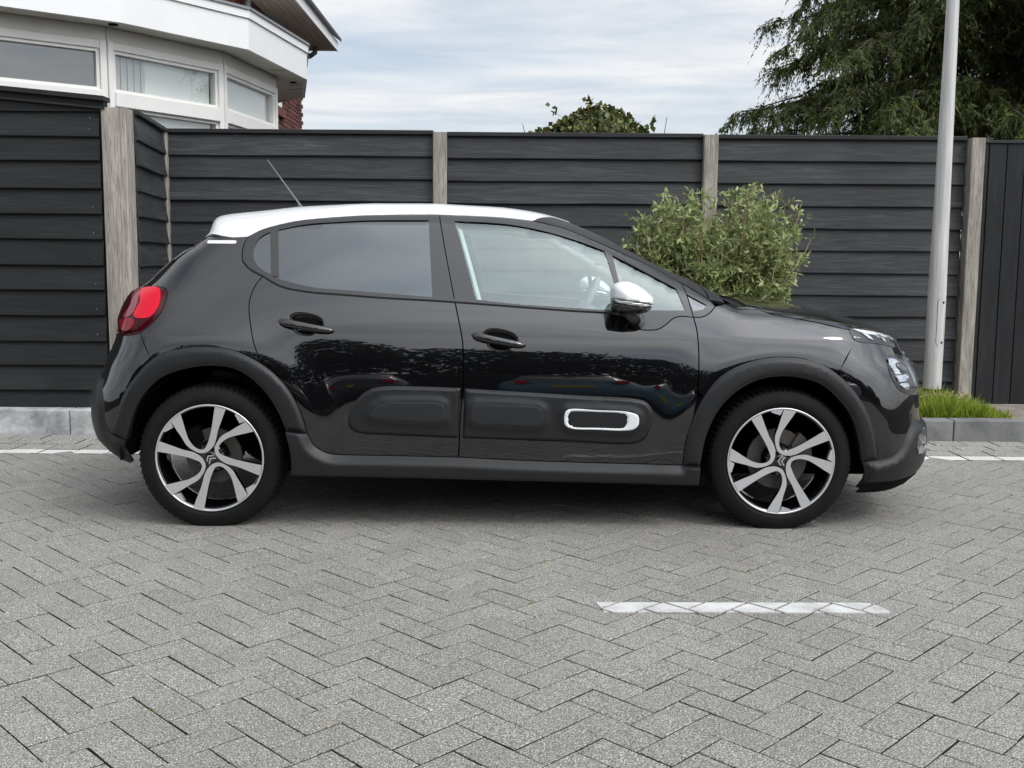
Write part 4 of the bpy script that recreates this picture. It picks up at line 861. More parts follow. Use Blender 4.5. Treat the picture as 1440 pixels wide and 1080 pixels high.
pair('sill_trim', 'si', both, M_PLASTIC, lambda: patch(inset(si_poly, 0.0008), lift_side, 0.011, profile=sill_prof, rings=(0.004, 0.009), rim=0.05))
# ---- padded door guards
bp_prof = lambda d, q: 0.004+0.012*sm(d/0.012)
def guard(key, pads):
    poly = closed_spline(xz(crv(key)), 0.012) if key != 'bump_rear' else loop(np.vstack([xz(crv(key))[7:], xz(crv(key))[:7]]), xz(crv(key))[6:8])
    if key == 'bump_front': poly = loop(xz(crv(key)), xz(crv(key))[[-1, 0]])
    holes = [xz(crv(p)) for p in pads]
    def prof(d, q):
        h = bp_prof(d, q)
        for hp in holes:
            k = inside(q, hp); dd = seg_dist(q, hp); h = h+np.where(k, 0.010, 0.010*(1-sm(dd/0.032)))
        return h
    return patch(inset(poly, 0.0015), lift_side, 0.014, profile=prof, rings=(0.005, 0.011, 0.018), rim=0.016)
g_r = pair('door_guard', 'gr_', rear_doors, M_PLASTIC, lambda: guard('bump_rear', ['pad_rear']))
g_f = pair('door_guard', 'gf_', front_doors, M_PLASTIC, lambda: guard('bump_front', ['pad_mid', 'pad_white_out']))
pad_p = lambda d, q: 0.0055*sm(d/0.008)
pair('guard_pad', 'p1', rear_doors, M_PAD, lambda: patch(closed_spline(xz(crv('pad_rear'))), lift_side, 0.02, off=0.0225, profile=pad_p, rings=(0.003, 0.007), rim=0.004))
pair('guard_pad', 'p2', front_doors, M_PAD, lambda: patch(closed_spline(xz(crv('pad_mid'))), lift_side, 0.02, off=0.0225, profile=pad_p, rings=(0.003, 0.007), rim=0.004))
pw = closed_spline(xz(crv('pad_white_out'))); pi_ = closed_spline(xz(crv('pad_white_in')))
pair('guard_pad', 'p3', front_doors, M_PAD, lambda: patch(pi_, lift_side, 0.02, off=0.0245, rim=0.004))
wfr = pair('guard_frame', 'p4', front_doors, M_WHITE, lambda: patch(pw, lift_side, 0.012, off=0.0225, hole=pi_, profile=lambda d, q: 0.007*sm(d/0.006), rings=(0.003, 0.006), rim=0.006))
for o in wfr: o['label'] = 'white surround of the front door guard'
# ---- door handles
def handle(key, doors, cupkey):
    a, b = xz(crv(key)); L_ = np.linalg.norm(b-a); d = (b-a)/L_; ang = math.atan2(d[1], d[0]); c = (a+b)/2
    rot = np.array([[math.cos(ang), -math.sin(ang)], [math.sin(ang), math.cos(ang)]]); e = cup_poly(key, cupkey)
    pair('handle_cup', 'cup'+key, doors, M_BLACK, lambda: patch(inset(e, -0.001), lift_side, 0.010, off=-0.0015, profile=lambda d_, q: -0.030*sm(d_/0.034), rings=(0.004, 0.009, 0.015, 0.022), rim=0))
    n_ = 22; u = np.linspace(-1, 1, n_); up_ = []; lo2 = []
    for t in u:
        wtop = 0.0175*(1-abs(t)**7)**0.5 if abs(t) < 1 else 0; up_.append((t*L_/2, wtop*(0.9-0.12*t))); lo2.append((t*L_/2, -wtop*(0.95-0.15*t)))
    bar = np.array(up_+lo2[::-1])@rot.T+c
    sgn = -1 if crv(key)[0][0] < 5 else 1
    def lift_bar(q):
        p = lift_side(q); loc = (q-c)@rot; p[:, 1] += 0.010+0.020*(1-np.clip(np.abs(loc[:, 0])/(L_/2), 0, 1)**3.0); return p
    pair('door_handle', 'han'+key, doors, M_BLACK, lambda: patch(bar, lift_bar, 0.012, profile=lambda d_, q: 0.012*dome(d_, 0.014)-0.008, rings=(0.003, 0.007, 0.011), rim=0.016))
handle('handle_r', rear_doors, 'cup_r'); handle('handle_f', front_doors, 'cup_f')

# ---- mirrors
mo = closed_spline(np.array([(0.493, 1.078), (0.505, 1.093), (0.532, 1.104), (0.577, 1.101), (0.623, 1.079), (0.657, 1.052), (0.67, 1.037), (0.673, 1.01), (0.668, 0.992), (0.647, 0.973), (0.58, 0.959), (0.526, 0.963), (0.495, 0.972), (0.489, 1.018)]), 0.006)
ind_t = np.array([(0.47, 1.037), (0.495, 1.035), (0.561, 1.031), (0.622, 1.019), (0.68, 1.006)]); ind_b = np.array([(0.47, 1.018), (0.501, 1.016), (0.562, 1.004), (0.623, 0.994), (0.68, 0.984)])
def mirror_part(lo_c, hi_c, m, name, parents, key, extra=0.0):
    def lift_m(q):
        d = seg_dist(q, mo); d = np.where(inside(q, mo), d, 0); return np.stack([q[:, 0], 0.90+0.085*dome(d, 0.075)+extra, q[:, 1]], 1)
    def gen():
        zl_ = np.interp(mo[:, 0], lo_c[:, 0], lo_c[:, 1]) if lo_c is not None else np.full(len(mo), -9); zh_ = np.interp(mo[:, 0], hi_c[:, 0], hi_c[:, 1]) if hi_c is not None else np.full(len(mo), 9)
        # clip the outline between the two lines
        P = mo
        def clip(P, f):
            out = []
            for i in range(len(P)):
                a, b = P[i], P[(i+1) % len(P)]; fa_, fb_ = f(a), f(b)
                if fa_ >= 0: out.append(a)
                if fa_*fb_ < 0: out.append(a+(b-a)*fa_/(fa_-fb_))
            return np.array(out)
        if lo_c is not None: P = clip(P, lambda p: p[1]-np.interp(p[0], lo_c[:, 0], lo_c[:, 1])-0.0006)
        if hi_c is not None: P = clip(P, lambda p: np.interp(p[0], hi_c[:, 0], hi_c[:, 1])-p[1]-0.0006)
        # refine long cut edges
        Q = []
        for i in range(len(P)):
            a, b = P[i], P[(i+1) % len(P)]; k = max(1, int(np.linalg.norm(b-a)/0.008))
            for t in range(k): Q.append(a+(b-a)*t/k)
        v, f, n = patch(np.array(Q), lift_m, 0.009, rim=0)
        # close towards the car: the same outline drawn back towards the window
        v2 = v.copy(); v2[:, 1] = np.maximum(0.83, 1.80-v[:, 1])-0.02; 
        k = len(v); cnt = {}
        for q in f:
            for i in range(3): cnt[(q[i], q[(i+1) % 3])] = 1
        F = list(f)+[[k+i for i in q[::-1]] for q in f]+[[b_, a_, k+a_, k+b_] for a_, b_ in cnt if (b_, a_) not in cnt]
        V = np.vstack([v, v2]); acc = np.zeros_like(V)
        for q in F:
            w_ = np.cross(V[q[1]]-V[q[0]], V[q[2]]-V[q[0]])
            for i in q: acc[i] += w_
        return V, F, acc/(np.linalg.norm(acc, axis=1)[:, None]+1e-15)
    return pair(name, key, parents, m, gen)
mirs = mirror_part(None, ind_b, M_GLOSSBLACK, 'door_mirror', both, 'm1')
mirror_part(ind_t, None, M_WHITE, 'mirror_cap', mirs, 'm2', 0.002)
mirror_part(ind_b, ind_t, M_CHROME, 'turn_signal', mirs, 'm3', 0.001)
for s, p_ in zip((-1, 1), mirs):
    o = MB().tube([(0.615, s*0.80, 0.925), (0.60, s*0.85, 0.945), (0.575, s*0.90, 0.972)], [0.034, 0.03, 0.03], 12).build('mirror_arm', M_GLOSSBLACK, p_, True)
    o.scale = (1, 1, 1)
# ---- aerial
an = MB().tube([(-1.005, 0, 1.452), (-1.02, 0, 1.478), (-1.174, 0, 1.691)], [0.012, 0.0045, 0.003], 8).build('aerial', simple('grey aerial', (0.16, 0.16, 0.165), rough=0.4), roof, True)

# ---- behind the panels: floor, wheel housings, dark shells added to block light
ub = MB()
ub.box(-1.0, 1.75, -0.56, 0.56, 0.20, 0.52).box(-1.62, -1.0, -0.56, 0.56, 0.30, 0.52).box(-0.86, 0.86, -0.76, 0.76, 0.215, 0.50).box(-1.70, -1.60, -0.58, 0.58, 0.36, 0.78).box(1.66, 1.8, -0.55, 0.55, 0.24, 0.7)
ub.box(1.05, 1.75, -0.6, 0.6, 0.5, 0.82)
ub.build('underbody', M_DARK, car)
for xa in (-AX, AX):
    for s in (-1, 1):
        mb = MB(); nseg = 26; v = []; f = []
        for i in range(nseg+1):
            t = math.pi*(-0.01+1.02*i/nseg); r_ = 0.395
            for yy in (0.50, 0.835): v.append((xa+r_*math.cos(t), s*yy, 0.31+r_*math.sin(t)))
        for i in range(nseg): f.append((2*i, 2*i+1, 2*i+3, 2*i+2))
        k = len(v); v.append((xa, s*0.50, 0.31)); f += [(k, 2*i, 2*i+2) for i in range(nseg)]
        mb.add(v, f).build('wheel_housing', M_DARK, car)
def inner_shell(poly, off=-0.016, res=0.05): return patch(poly, lift_side, res, off=off, rim=0)
sh = loop(xz(crv('dlo_low_r'))+[0, -0.004], xz(crv('dlo_low_f'))[1:]+[0, -0.004], np.array([[0.93, 0.90], [0.95, 0.62]]), np.array([[0.95, 0.62], [0.78, 0.27]]), np.array([[0.78, 0.27], [-0.80, 0.30]]), np.array([[-0.80, 0.30], [-0.93, 0.74]]), np.array([[-0.93, 0.74], [-1.2, 0.84]]), np.array([[-1.2, 0.84], [-1.2, 1.14]]), np.array([[-1.2, 1.14], xz(lowr)[0]+[0, -0.004]]))
pair('door_light_block', 'shell', both, M_DARK, lambda: inner_shell(sh, -0.018))  # dark shell added behind the door gaps to block light
fi = inset(fe_poly, -0.004); qi = inset(qu_poly, -0.004)
pair('fender_light_block', 'fei', both, M_DARK, lambda: patch(fi, lift_side, 0.05, off=-0.02, rim=0))  # dark backing added under fender and quarter seams, keeps light out
pair('quarter_light_block', 'qui', both, M_DARK, lambda: patch(qi, lift_side, 0.05, off=-0.02, rim=0))
tri_b = inset(ff_poly, -0.002)
pair('frame_back', 'fbk', front_doors, M_DARK, lambda: multi_hole(inset(ff_poly, -0.0015), [inset(fg, 0.002), inset(fq, 0.002)], off=-0.022, rim=0.0))
pair('frame_back', 'rbk', rear_doors, M_DARK, lambda: multi_hole(inset(rf_poly, -0.0015), [inset(rg, 0.002), inset(rq, 0.002)], off=-0.022, rim=0.0))
# inner faces: light trim along the window posts
fl_ = xz(crv('fglass_left'))
pair('pillar_lining', 'fln', front_doors, M_TRIM, lambda: patch(ribbon(fl_+[0.020, 0.0], 0.016), lift_side, 0.03, off=-0.045, rim=0))
for s_, p_ in zip((-1, 1), pillars):
    MB().tube([(0.26, s_*0.40, 1.335), (0.50, s_*0.45, 1.205), (0.72, s_*0.50, 1.09), (0.86, s_*0.53, 1.00)], [0.03, 0.034, 0.036, 0.038], 12).build('pillar_lining', M_TRIM, p_, True)

# ---- interior
def blob(parts, name, m, parent, lev=2):
    bm = bmesh.new()
    for (cx, cy, cz), (sx, sy, sz), rx in parts:
        r = bmesh.ops.create_cube(bm, size=1.0, matrix=Matrix.Translation((cx, cy, cz)) @ Matrix.Rotation(rx, 4, 'Y') @ Matrix.Diagonal((sx, sy, sz, 1)))
    bmesh.ops.bevel(bm, geom=bm.edges[:], offset=0.035, segments=3, affect='EDGES', profile=0.5)
    me = bpy.data.meshes.new(name); bm.to_mesh(me); bm.free(); me.materials.append(m); me.polygons.foreach_set('use_smooth', [True]*len(me.polygons))
    return link_obj(bpy.data.objects.new(name, me), parent)
for s in (-1, 1):
    st = blob([((0.02, s*0.36, 0.55), (0.50, 0.48, 0.16), -0.12), ((-0.26, s*0.36, 0.80), (0.14, 0.46, 0.56), 0.28)], 'front_seat', M_SEAT, car)
    blob([((-0.37, s*0.36, 1.13), (0.09, 0.24, 0.17), 0.2)], 'headrest', M_SEAT, st)
blob([((-0.95, 0, 0.58), (0.48, 1.15, 0.18), -0.1), ((-1.2, 0, 0.82), (0.14, 1.15, 0.52), 0.35)], 'rear_seat', M_SEAT, car)
dash = blob([((0.72, 0, 0.80), (0.32, 1.34, 0.26), 0.1), ((0.86, 0, 0.86), (0.34, 1.2, 0.10), 0.05)], 'dashboard', M_DASH, car)
sw = MB(); c_ = Vector((0.46, 0.36, 0.93)); ax = Vector((-0.88, 0, 0.47)).normalized(); u_ = Vector((0, 1, 0)); v_ = ax.cross(u_)
sw.tube([c_+(u_*math.cos(t)+v_*math.sin(t))*0.185 for t in np.linspace(0, 2*math.pi, 33)], 0.016, 10, cap=False)
for t in (0.1, math.pi-0.1, -math.pi/2): sw.tube([c_, c_+(u_*math.cos(t)+v_*math.sin(t))*0.18], 0.014, 6)
sw.tube([c_+ax*0.02, c_-ax*0.2], [0.05, 0.04], 10); sw.build('steering_wheel', M_DASH, car, True)
MB().box(0.515, 0.53, -0.04, 0.19, 1.17, 1.235, 0.006).build('rear_view_mirror', M_GLOSSBLACK, car)
# blue disc card behind the windscreen, near the driver's side
th = np.linspace(0, 2*math.pi, 24, endpoint=False)
MB().prism([(0.62+0.033*math.cos(t), 1.115+0.033*math.sin(t)) for t in th], -0.44, -0.436).build('parking_disc', simple('blue card', (0.10, 0.22, 0.45), rough=0.6), car)

# ------------------------------------------------------------------ wheels (axle along y, outer face towards -y in local space)
RIM = 0.2345; TYR = 0.312
U_SPOKE = np.array([(-.309,-.889),(-.235,-.70),(-.160,-.506),(-.099,-.284),(-.025,-.173),(.062,-.106),(.160,-.086),(.296,-.136),(.42,-.235),(.506,-.383),(.605,-.543),(.70,-.70),(.499,-.815),(.465,-.66),(.432,-.519),(.383,-.358),(.309,-.24),(.227,-.173),(.148,-.153),(.085,-.185),(.03,-.296),(-.020,-.45),(-.07,-.68),(-.119,-.931)])
def spoke_mesh():
    a = U_SPOKE.copy()
    for i in (0, 11, 12, 23): a[i] *= 0.972/np.linalg.norm(a[i])
    left = spline(a[:12], 0.03); right = spline(a[12:], 0.03); P = np.vstack([left, right])
    if area2(P) < 0: P = P[::-1]
    vo, eo, fo, *_ = delaunay_2d_cdt([Vector((float(p[0]), float(p[1]))) for p in P], [], [list(range(len(P)))], 1, 1e-6)
    q = np.array([(p.x, p.y) for p in vo]); F = [list(f) for f in fo]; n = len(q)
    r = np.linalg.norm(q, axis=1); y = -(0.012*np.clip((r-0.15)/0.8, 0, 1)**1.2)     # dished face: rim end stands further out
    front = np.stack([q[:, 0]*RIM, y, q[:, 1]*RIM], 1)
    cnt = {}
    for f in F:
        for i in range(3): cnt[(f[i], f[(i+1) % 3])] = 1
    bnd = [e for e in cnt if (e[1], e[0]) not in cnt]
    return front, F, bnd
front_, F_, bnd_ = spoke_mesh()
me_face = None
def wheel(name, xa, s, rot):
    """s=-1: near side"""
    root = empty(name, (xa, s*0.825, 0.311), 0.0, car)
    # each wheel holds rim, tyre, spokes, hub, nuts, disc and caliper
    root.scale = (1.025, 1.0, 1.025)
    if s > 0: root.rotation_euler = (0, 0, math.pi)
    rim = MB().lathe([(0.2215, -0.002), (0.228, -0.009), (0.2345, -0.010), (0.2365, -0.004), (0.2345, 0.006), (0.222, 0.014), (0.214, 0.05), (0.206, 0.10), (0.214, 0.15), (0.226, 0.17)], 72).build('rim', M_GLOSSBLACK, root, True); shade_auto(rim, 50)
    MB().lathe([(0.2265, -0.0075), (0.2285, -0.0105), (0.2335, -0.0115), (0.2352, -0.009)], 96).build('rim_lip', M_ALU, root, True)
    for k in range(4):
        a = rot+k*math.pi/2; c, q = math.cos(a), math.sin(a); rm = np.array([[c, 0, q], [0, 1, 0], [-q, 0, c]])
        f3 = front_@rm
        n = len(f3); o = mesh_obj('spoke', f3, [f for f in F_], M_ALU, root); 
        back = f3+[0, 0.028, 0]; sc = back.copy()
        V = np.vstack([f3+[0, 0.0006, 0], sc]); FF = [[b, a_, n+a_, n+b] for a_, b in bnd_]+[[n+i for i in f[::-1]] for f in F_]
        mesh_obj('spoke_side', V, FF, M_GLOSSBLACK, o)
        # small machined patch on the lip past the cranked arm
        pp = np.array([(.655, -.565), (.80, -.485), (.845, -.50), (.80, -.575), (.70, -.69)]); pp = np.array([p*min(1, 0.97/np.linalg.norm(p)) for p in pp])
        p3 = np.stack([pp[:, 0]*RIM, np.full(5, -0.0095), pp[:, 1]*RIM], 1)@rm
        p3b = p3+[0, 0.02, 0]
        mesh_obj('lip_patch', np.vstack([p3, p3b]), [(0, 1, 2, 3, 4)]+[(i, (i+1) % 5, (i+1) % 5+5, i+5) for i in range(5)], M_ALU, o)
        # nut
        na = a; nx, nz = 0.135*math.cos(-0.95), 0.135*math.sin(-0.95); nv = np.array([nx, 0, nz])*0.40@rm
        nv = (np.array([0.125*RIM/0.2345*1.0*0.28*1.6, 0, -0.175*RIM*1.0]))@rm if False else (np.array([0.135*RIM, 0, -0.20*RIM])@rm)
        MB().lathe([(0.0, 0.002), (0.008, 0.002), (0.0105, 0.006), (0.0105, 0.02)], 6, cx=nv[0], cz=nv[2]).build('wheel_nut', M_GLOSSBLACK, root)
    MB().lathe([(0.0, 0.004), (0.03, 0.004), (0.055, 0.007), (0.062, 0.014), (0.06, 0.05)], 32).build('hub', M_GLOSSBLACK, root, True)
    cap = MB().lathe([(0.0, -0.002), (0.022, -0.0015), (0.027, 0.0015), (0.028, 0.01)], 32).build('centre_cap', M_GLOSSBLACK, root, True)
    ch = MB(); ca = rot+0.72
    for dz in (0.0065, -0.008):
        for sx in (-1, 1):
            p = [(0, dz+0.0085), (sx*0.0195, dz-0.0055), (sx*0.0195, dz-0.0125), (0, dz+0.0015)]
            p = [(x*math.cos(ca)-z*math.sin(ca), x*math.sin(ca)+z*math.cos(ca)) for x, z in p]; ch.prism(p, -0.0042, -0.001)
    ch.build('double_chevron_emblem', M_CHROME, cap)
    # tyre: sidewall, shoulder and grooved tread
    seg = 216; prof = [(0.2325, 0.004), (0.236, -0.0045), (0.243, -0.010), (0.256, -0.0135), (0.272, -0.0125), (0.288, -0.006), (0.3025, 0.002), (0.3100, 0.012), (0.3140, 0.022), (0.3165, 0.036), (0.3175, 0.052)]
    grooves = [(0.3180, 0.060), (0.3100, 0.062), (0.3100, 0.070), (0.3180, 0.072), (0.3185, 0.098), (0.3105, 0.1), (0.3105, 0.108), (0.3185, 0.11), (0.3180, 0.136), (0.3100, 0.138), (0.3100, 0.146), (0.3180, 0.148), (0.3165, 0.172), (0.3100, 0.195), (0.288, 0.212), (0.256, 0.216), (0.236, 0.207)]
    P = prof+grooves; v = []; f = []; n = len(P)
    for k in range(seg):
        t = 2*math.pi*k/seg; gr = (k % 3 == 0)
        for i, (r, y) in enumerate(P):
            rr = r-(0.006 if gr and (7 <= i <= 11 or 22 <= i <= 24) else 0)
            tt = t+ (0.012*(i-7) if 7 <= i <= 11 else 0)*0.3
            z = rr*math.sin(tt); x = rr*math.cos(tt)
            if z < -0.3034: z = -0.3034          # flattened where it carries the car
            v.append((x, y, z))
    for k in range(seg):
        k2 = (k+1) % seg
        for i in range(n-1): f.append((k*n+i, k2*n+i, k2*n+i+1, k*n+i+1))
    ty = mesh_obj('tyre', v, f, M_TYRE, root); shade_auto(ty, 32)
    rb = MB().lathe([(0.2525, -0.0134), (0.254, -0.0152), (0.2555, -0.0137)], 96).build('sidewall_rib', M_TYRE, ty, True)
    dr = 0.133 if xa > 0 else 0.122
    MB().lathe([(0.06, 0.062), (dr, 0.062), (dr, 0.082), (0.06, 0.082)], 48).build('brake_disc', M_DISC, root)
    MB().lathe([(0.0, 0.045), (0.068, 0.045), (0.072, 0.05), (0.072, 0.07)], 32).build('brake_hat', M_DARK, root)
    cal = MB(); a0 = 0.5 if xa > 0 else 2.4
    ps = [(math.cos(a0+t)*r, math.sin(a0+t)*r) for t, r in [(-0.35, 0.085), (0.35, 0.085), (0.42, 0.15), (0.0, 0.158), (-0.42, 0.15)]]
    cal.prism(ps, 0.04, 0.10); cal.build('brake_caliper', M_DISC if xa > 0 else M_DARK, root)
    MB().lathe([(0.0, 0.11), (0.085, 0.11), (0.085, 0.3)], 20).build('axle_hub', M_DARK, root)
    return root
for xa, rot in ((-AX, 0.0), (AX, R(44))):
    for s in (-1, 1): wheel('wheel', xa, s, rot if s < 0 else rot+0.5)

# ------------------------------------------------------------------ paved yard
KERB_Y = 6.95; LINE_Y0, LINE_Y1 = 6.265, 6.395
gm = MB(); gs = 900.0
gm.add([(-gs, -gs, -0.0048), (gs, -gs, -0.0048), (gs, gs, -0.0048), (-gs, gs, -0.0048)], [(0, 1, 2, 3)])
ground = gm.build('ground', M_JOINT); tag(ground, kind='structure')
WB = 0.1052; JG = 0.0042
def paver_mesh(lx, ly, h=0.012, bev=0.0018, JG=JG):
    """chamfered paver, top at z=0, centred"""
    a, b = lx/2-JG/2, ly/2-JG/2
    v = [(-a, -b, -h), (a, -b, -h), (a, b, -h), (-a, b, -h), (-a, -b, -bev), (a, -b, -bev), (a, b, -bev), (-a, b, -bev), (-a+bev, -b+bev, 0), (a-bev, -b+bev, 0), (a-bev, b-bev, 0), (-a+bev, b-bev, 0)]
    f = [(8, 9, 10, 11)]+[(i, (i+1) % 4, (i+1) % 4+4, i+4) for i in range(4)]+[(i+4, (i+1) % 4+4, (i+1) % 4+8, i+8) for i in range(4)]
    return np.array(v), f
PV, PF = paver_mesh(2*WB, WB); SIDES = [0]+[1]*4+[0]*4      # dirt-stained sides
c45 = math.sqrt(0.5); PH_X, PH_Y = 0.384, 3.52
spots = []
for i in range(-90, 150):
    for j in range(-60, 60):
        for kind in (0, 1):
            u = i*WB+j*2*WB; v = i*WB-j*2*WB
            if kind == 0: cu, cv, rz = u+WB, v+WB/2, 0.0
            else: cu, cv, rz = u+WB/2, v+2*WB, math.pi/2
            X = c45*(cu-cv)+PH_X; Y = c45*(cu+cv)+PH_Y
            if -7.5 < X < 7.5 and -3.5 < Y < LINE_Y0+0.02: spots.append((X, Y, rz+math.pi/4))
spots = np.array(spots)
# cut off at the edge line: drop stones past it, the strip covers the rest
keep = spots[:, 1] < LINE_Y0-0.02
spots = spots[keep]
pv_me = []
for k in range(4):
    me = bpy.data.meshes.new('paver'); vv = PV.copy(); r_ = np.random.default_rng(40+k); vv[4:, :2] += r_.normal(0, 0.0008, (8, 2))
    me.from_pydata([tuple(p) for p in vv.tolist()], [], PF); me.materials.append(M_PAVER); me.materials.append(M_JOINT); me.polygons.foreach_set('material_index', SIDES); me.update(); pv_me.append(me)
camxy = np.array([0.0, 0.0])
d2 = np.hypot(spots[:, 0], spots[:, 1])
vis = (spots[:, 1] > 2.15) & (np.abs(spots[:, 0]) < 0.52*spots[:, 1]+0.05)
order = np.argsort(np.where(vis, d2, 1e9)); near_idx = set(order[:300].tolist())
bigv = []; bigf = []; kk = 0
for i, (X, Y, rz) in enumerate(spots):
    dz = float(np.clip(rng.normal(0, 0.0005), -0.001, 0.001)); tx, ty = rng.normal(0, 0.002, 2); rz2 = rz+float(rng.normal(0, 0.004)); jx, jy = rng.normal(0, 0.0004, 2)
    if i in near_idx:
        o = bpy.data.objects.new('paver', pv_me[i % 4]); o.location = (X+jx, Y+jy, dz); o.rotation_euler = (tx, ty, rz2); link_obj(o, ground)
    else:
        c, q = math.cos(rz2), math.sin(rz2); P = PV.copy(); P[:, 2] += dz+P[:, 0]*ty+P[:, 1]*tx
        xx = P[:, 0]*c-P[:, 1]*q+X+jx; yy = P[:, 0]*q+P[:, 1]*c+Y+jy
        bigv.append(np.stack([xx, yy, P[:, 2]], 1)); bigf += [tuple(a+kk for a in f) for f in PF]; kk += len(P)
rest = mesh_obj('pavers', np.vstack(bigv), bigf, M_PAVER, ground); tag(rest, kind='stuff'); rest.data.materials.append(M_JOINT); rest.data.polygons.foreach_set('material_index', SIDES*(len(bigf)//9))
# triangular infill along the edge line
inf = MB(); inf.box(-9, 9, LINE_Y0-0.16, LINE_Y0-0.003, -0.03, -0.0035); fo_ = inf.build('infill_course', M_PAVER, ground)
# white edge line of single stones and the three courses up to the kerb
def course(name, y0, y1, m, L=0.212, x0=-6.2, x1=6.2, stag=0.0, parent=ground):
    P, F = paver_mesh(L, y1-y0, JG=0.010); me = bpy.data.meshes.new(name); me.from_pydata([tuple(p) for p in P.tolist()], [], F); me.materials.append(m); me.materials.append(M_JOINT); me.polygons.foreach_set('material_index', SIDES); me.update()
    x = x0+stag; n = 0
    while x < x1:
        o = bpy.data.objects.new(name, me); o.location = (x, (y0+y1)/2, float(rng.normal(0.001, 0.001))); o.rotation_euler = (0, 0, float(rng.normal(0, 0.004))); link_obj(o, parent); x += L; n += 1
course('white_paver', LINE_Y0, LINE_Y1, M_PAVER_WHITE)
ys = np.linspace(LINE_Y1, KERB_Y, 4)
for k in range(3): course('edge_paver', ys[k], ys[k+1], M_STRIP, stag=0.1*(k % 2))
# painted dash: a thin skin of paint on each stone it crosses
def clip_poly(P, Q):
    """Sutherland-Hodgman: P clipped by convex Q (ccw)"""
    out = list(P)
    for i in range(len(Q)):
        a, b = Q[i], Q[(i+1) % len(Q)]; inp = out; out = []
        if not inp: return []
        side = lambda p: (b[0]-a[0])*(p[1]-a[1])-(b[1]-a[1])*(p[0]-a[0])
        for j in range(len(inp)):
            p, q = inp[j], inp[(j+1) % len(inp)]; sp, sq = side(p), side(q)
            if sp >= 0: out.append(p)
            if sp*sq < 0: t = sp/(sp-sq); out.append((p[0]+(q[0]-p[0])*t, p[1]+(q[1]-p[1])*t))
    return out
dash = [(0.320, 3.412), (1.290, 3.424), (1.301, 3.434), (1.299, 3.450), (1.28, 3.495), (1.258, 3.523), (1.235, 3.528), (0.300, 3.512)]
dm = MB()
for X, Y, rz in spots:
    if abs(X-0.8) < 0.8 and abs(Y-3.47) < 0.3:
        c, q = math.cos(rz), math.sin(rz); a, b = WB-0.0058, WB/2-0.0058
        poly = clip_poly([(X+x*c-y*q, Y+x*q+y*c) for x, y in ((-a, -b), (a, -b), (a, b), (-a, b))], dash)
        if len(poly) > 2: dm.add([(x, y, 0.0042) for x, y in poly]+[(x, y, 0.0) for x, y in poly], [tuple(range(len(poly)))]+[(i, (i+1) % len(poly), (i+1) % len(poly)+len(poly), i+len(poly)) for i in range(len(poly))])
do = dm.build('painted_dash', M_LINE); tag(do, 'short worn white dash painted across the grey pavers in front of the car', 'road marking', kind='structure')
# kerb stones
def kerb_stone(x0, x1, h, m, name='kerb_stone'):
    return MB().box(x0+0.003, x1-0.003, KERB_Y, KERB_Y+0.13, -0.05, h, 0.008)
kerb = empty('kerb', (0, KERB_Y, 0)); tag(kerb, 'concrete kerb running along the foot of the fence', 'kerb', kind='structure')
kx = -7.0
while kx < 7:
    old = kx < -1.2; h = 0.170 if old else 0.143
    o = kerb_stone(kx, kx+1.0, h+float(rng.normal(0, 0.002)), None).build('kerb_stone', M_KERB_OLD if old else M_KERB); o.parent = kerb; o.matrix_parent_inverse = Matrix.Translation((0, -KERB_Y, 0)); kx += 1.0
    if not old and abs(kx-2.8) < 0.01: pass
bed = MB().box(-8, 8, KERB_Y+0.125, 8.6, -0.05, 0.095).build('planting_bed', M_SOIL); tag(bed, kind='structure')

# ------------------------------------------------------------------ fence
PITCH_B = 0.1716
def board_data(L, h=0.192, key=0):
    """lapped board along x from 0 to L: thin at the top, thick at the bottom, slightly wavy lower edge"""
    n = max(4, int(L/0.22)); xs = np.linspace(0, L, n+1); r = np.random.default_rng(100+key); v = []; f = []
    wob = np.convolve(r.normal(0, 0.0022, n+1), [0.25, 0.5, 0.25], 'same'); bow = np.convolve(r.normal(0, 0.002, n+1), [0.25, 0.5, 0.25], 'same')
    for x, wz, by in zip(xs, wob, bow):
        # y negative towards the viewer
        v += [(x, -0.033+by, wz), (x, -0.035+by, 0.005+wz), (x, -0.008, h), (x, 0.004, h), (x, -0.012, wz)]
    m = 5
    for i in range(n):
        for k in range(m): f.append((i*m+k, i*m+(k+1) % m, (i+1)*m+(k+1) % m, (i+1)*m+k))
    f.append(tuple(range(m-1, -1, -1))); f.append(tuple(range(n*m, n*m+m)))
    return v, f
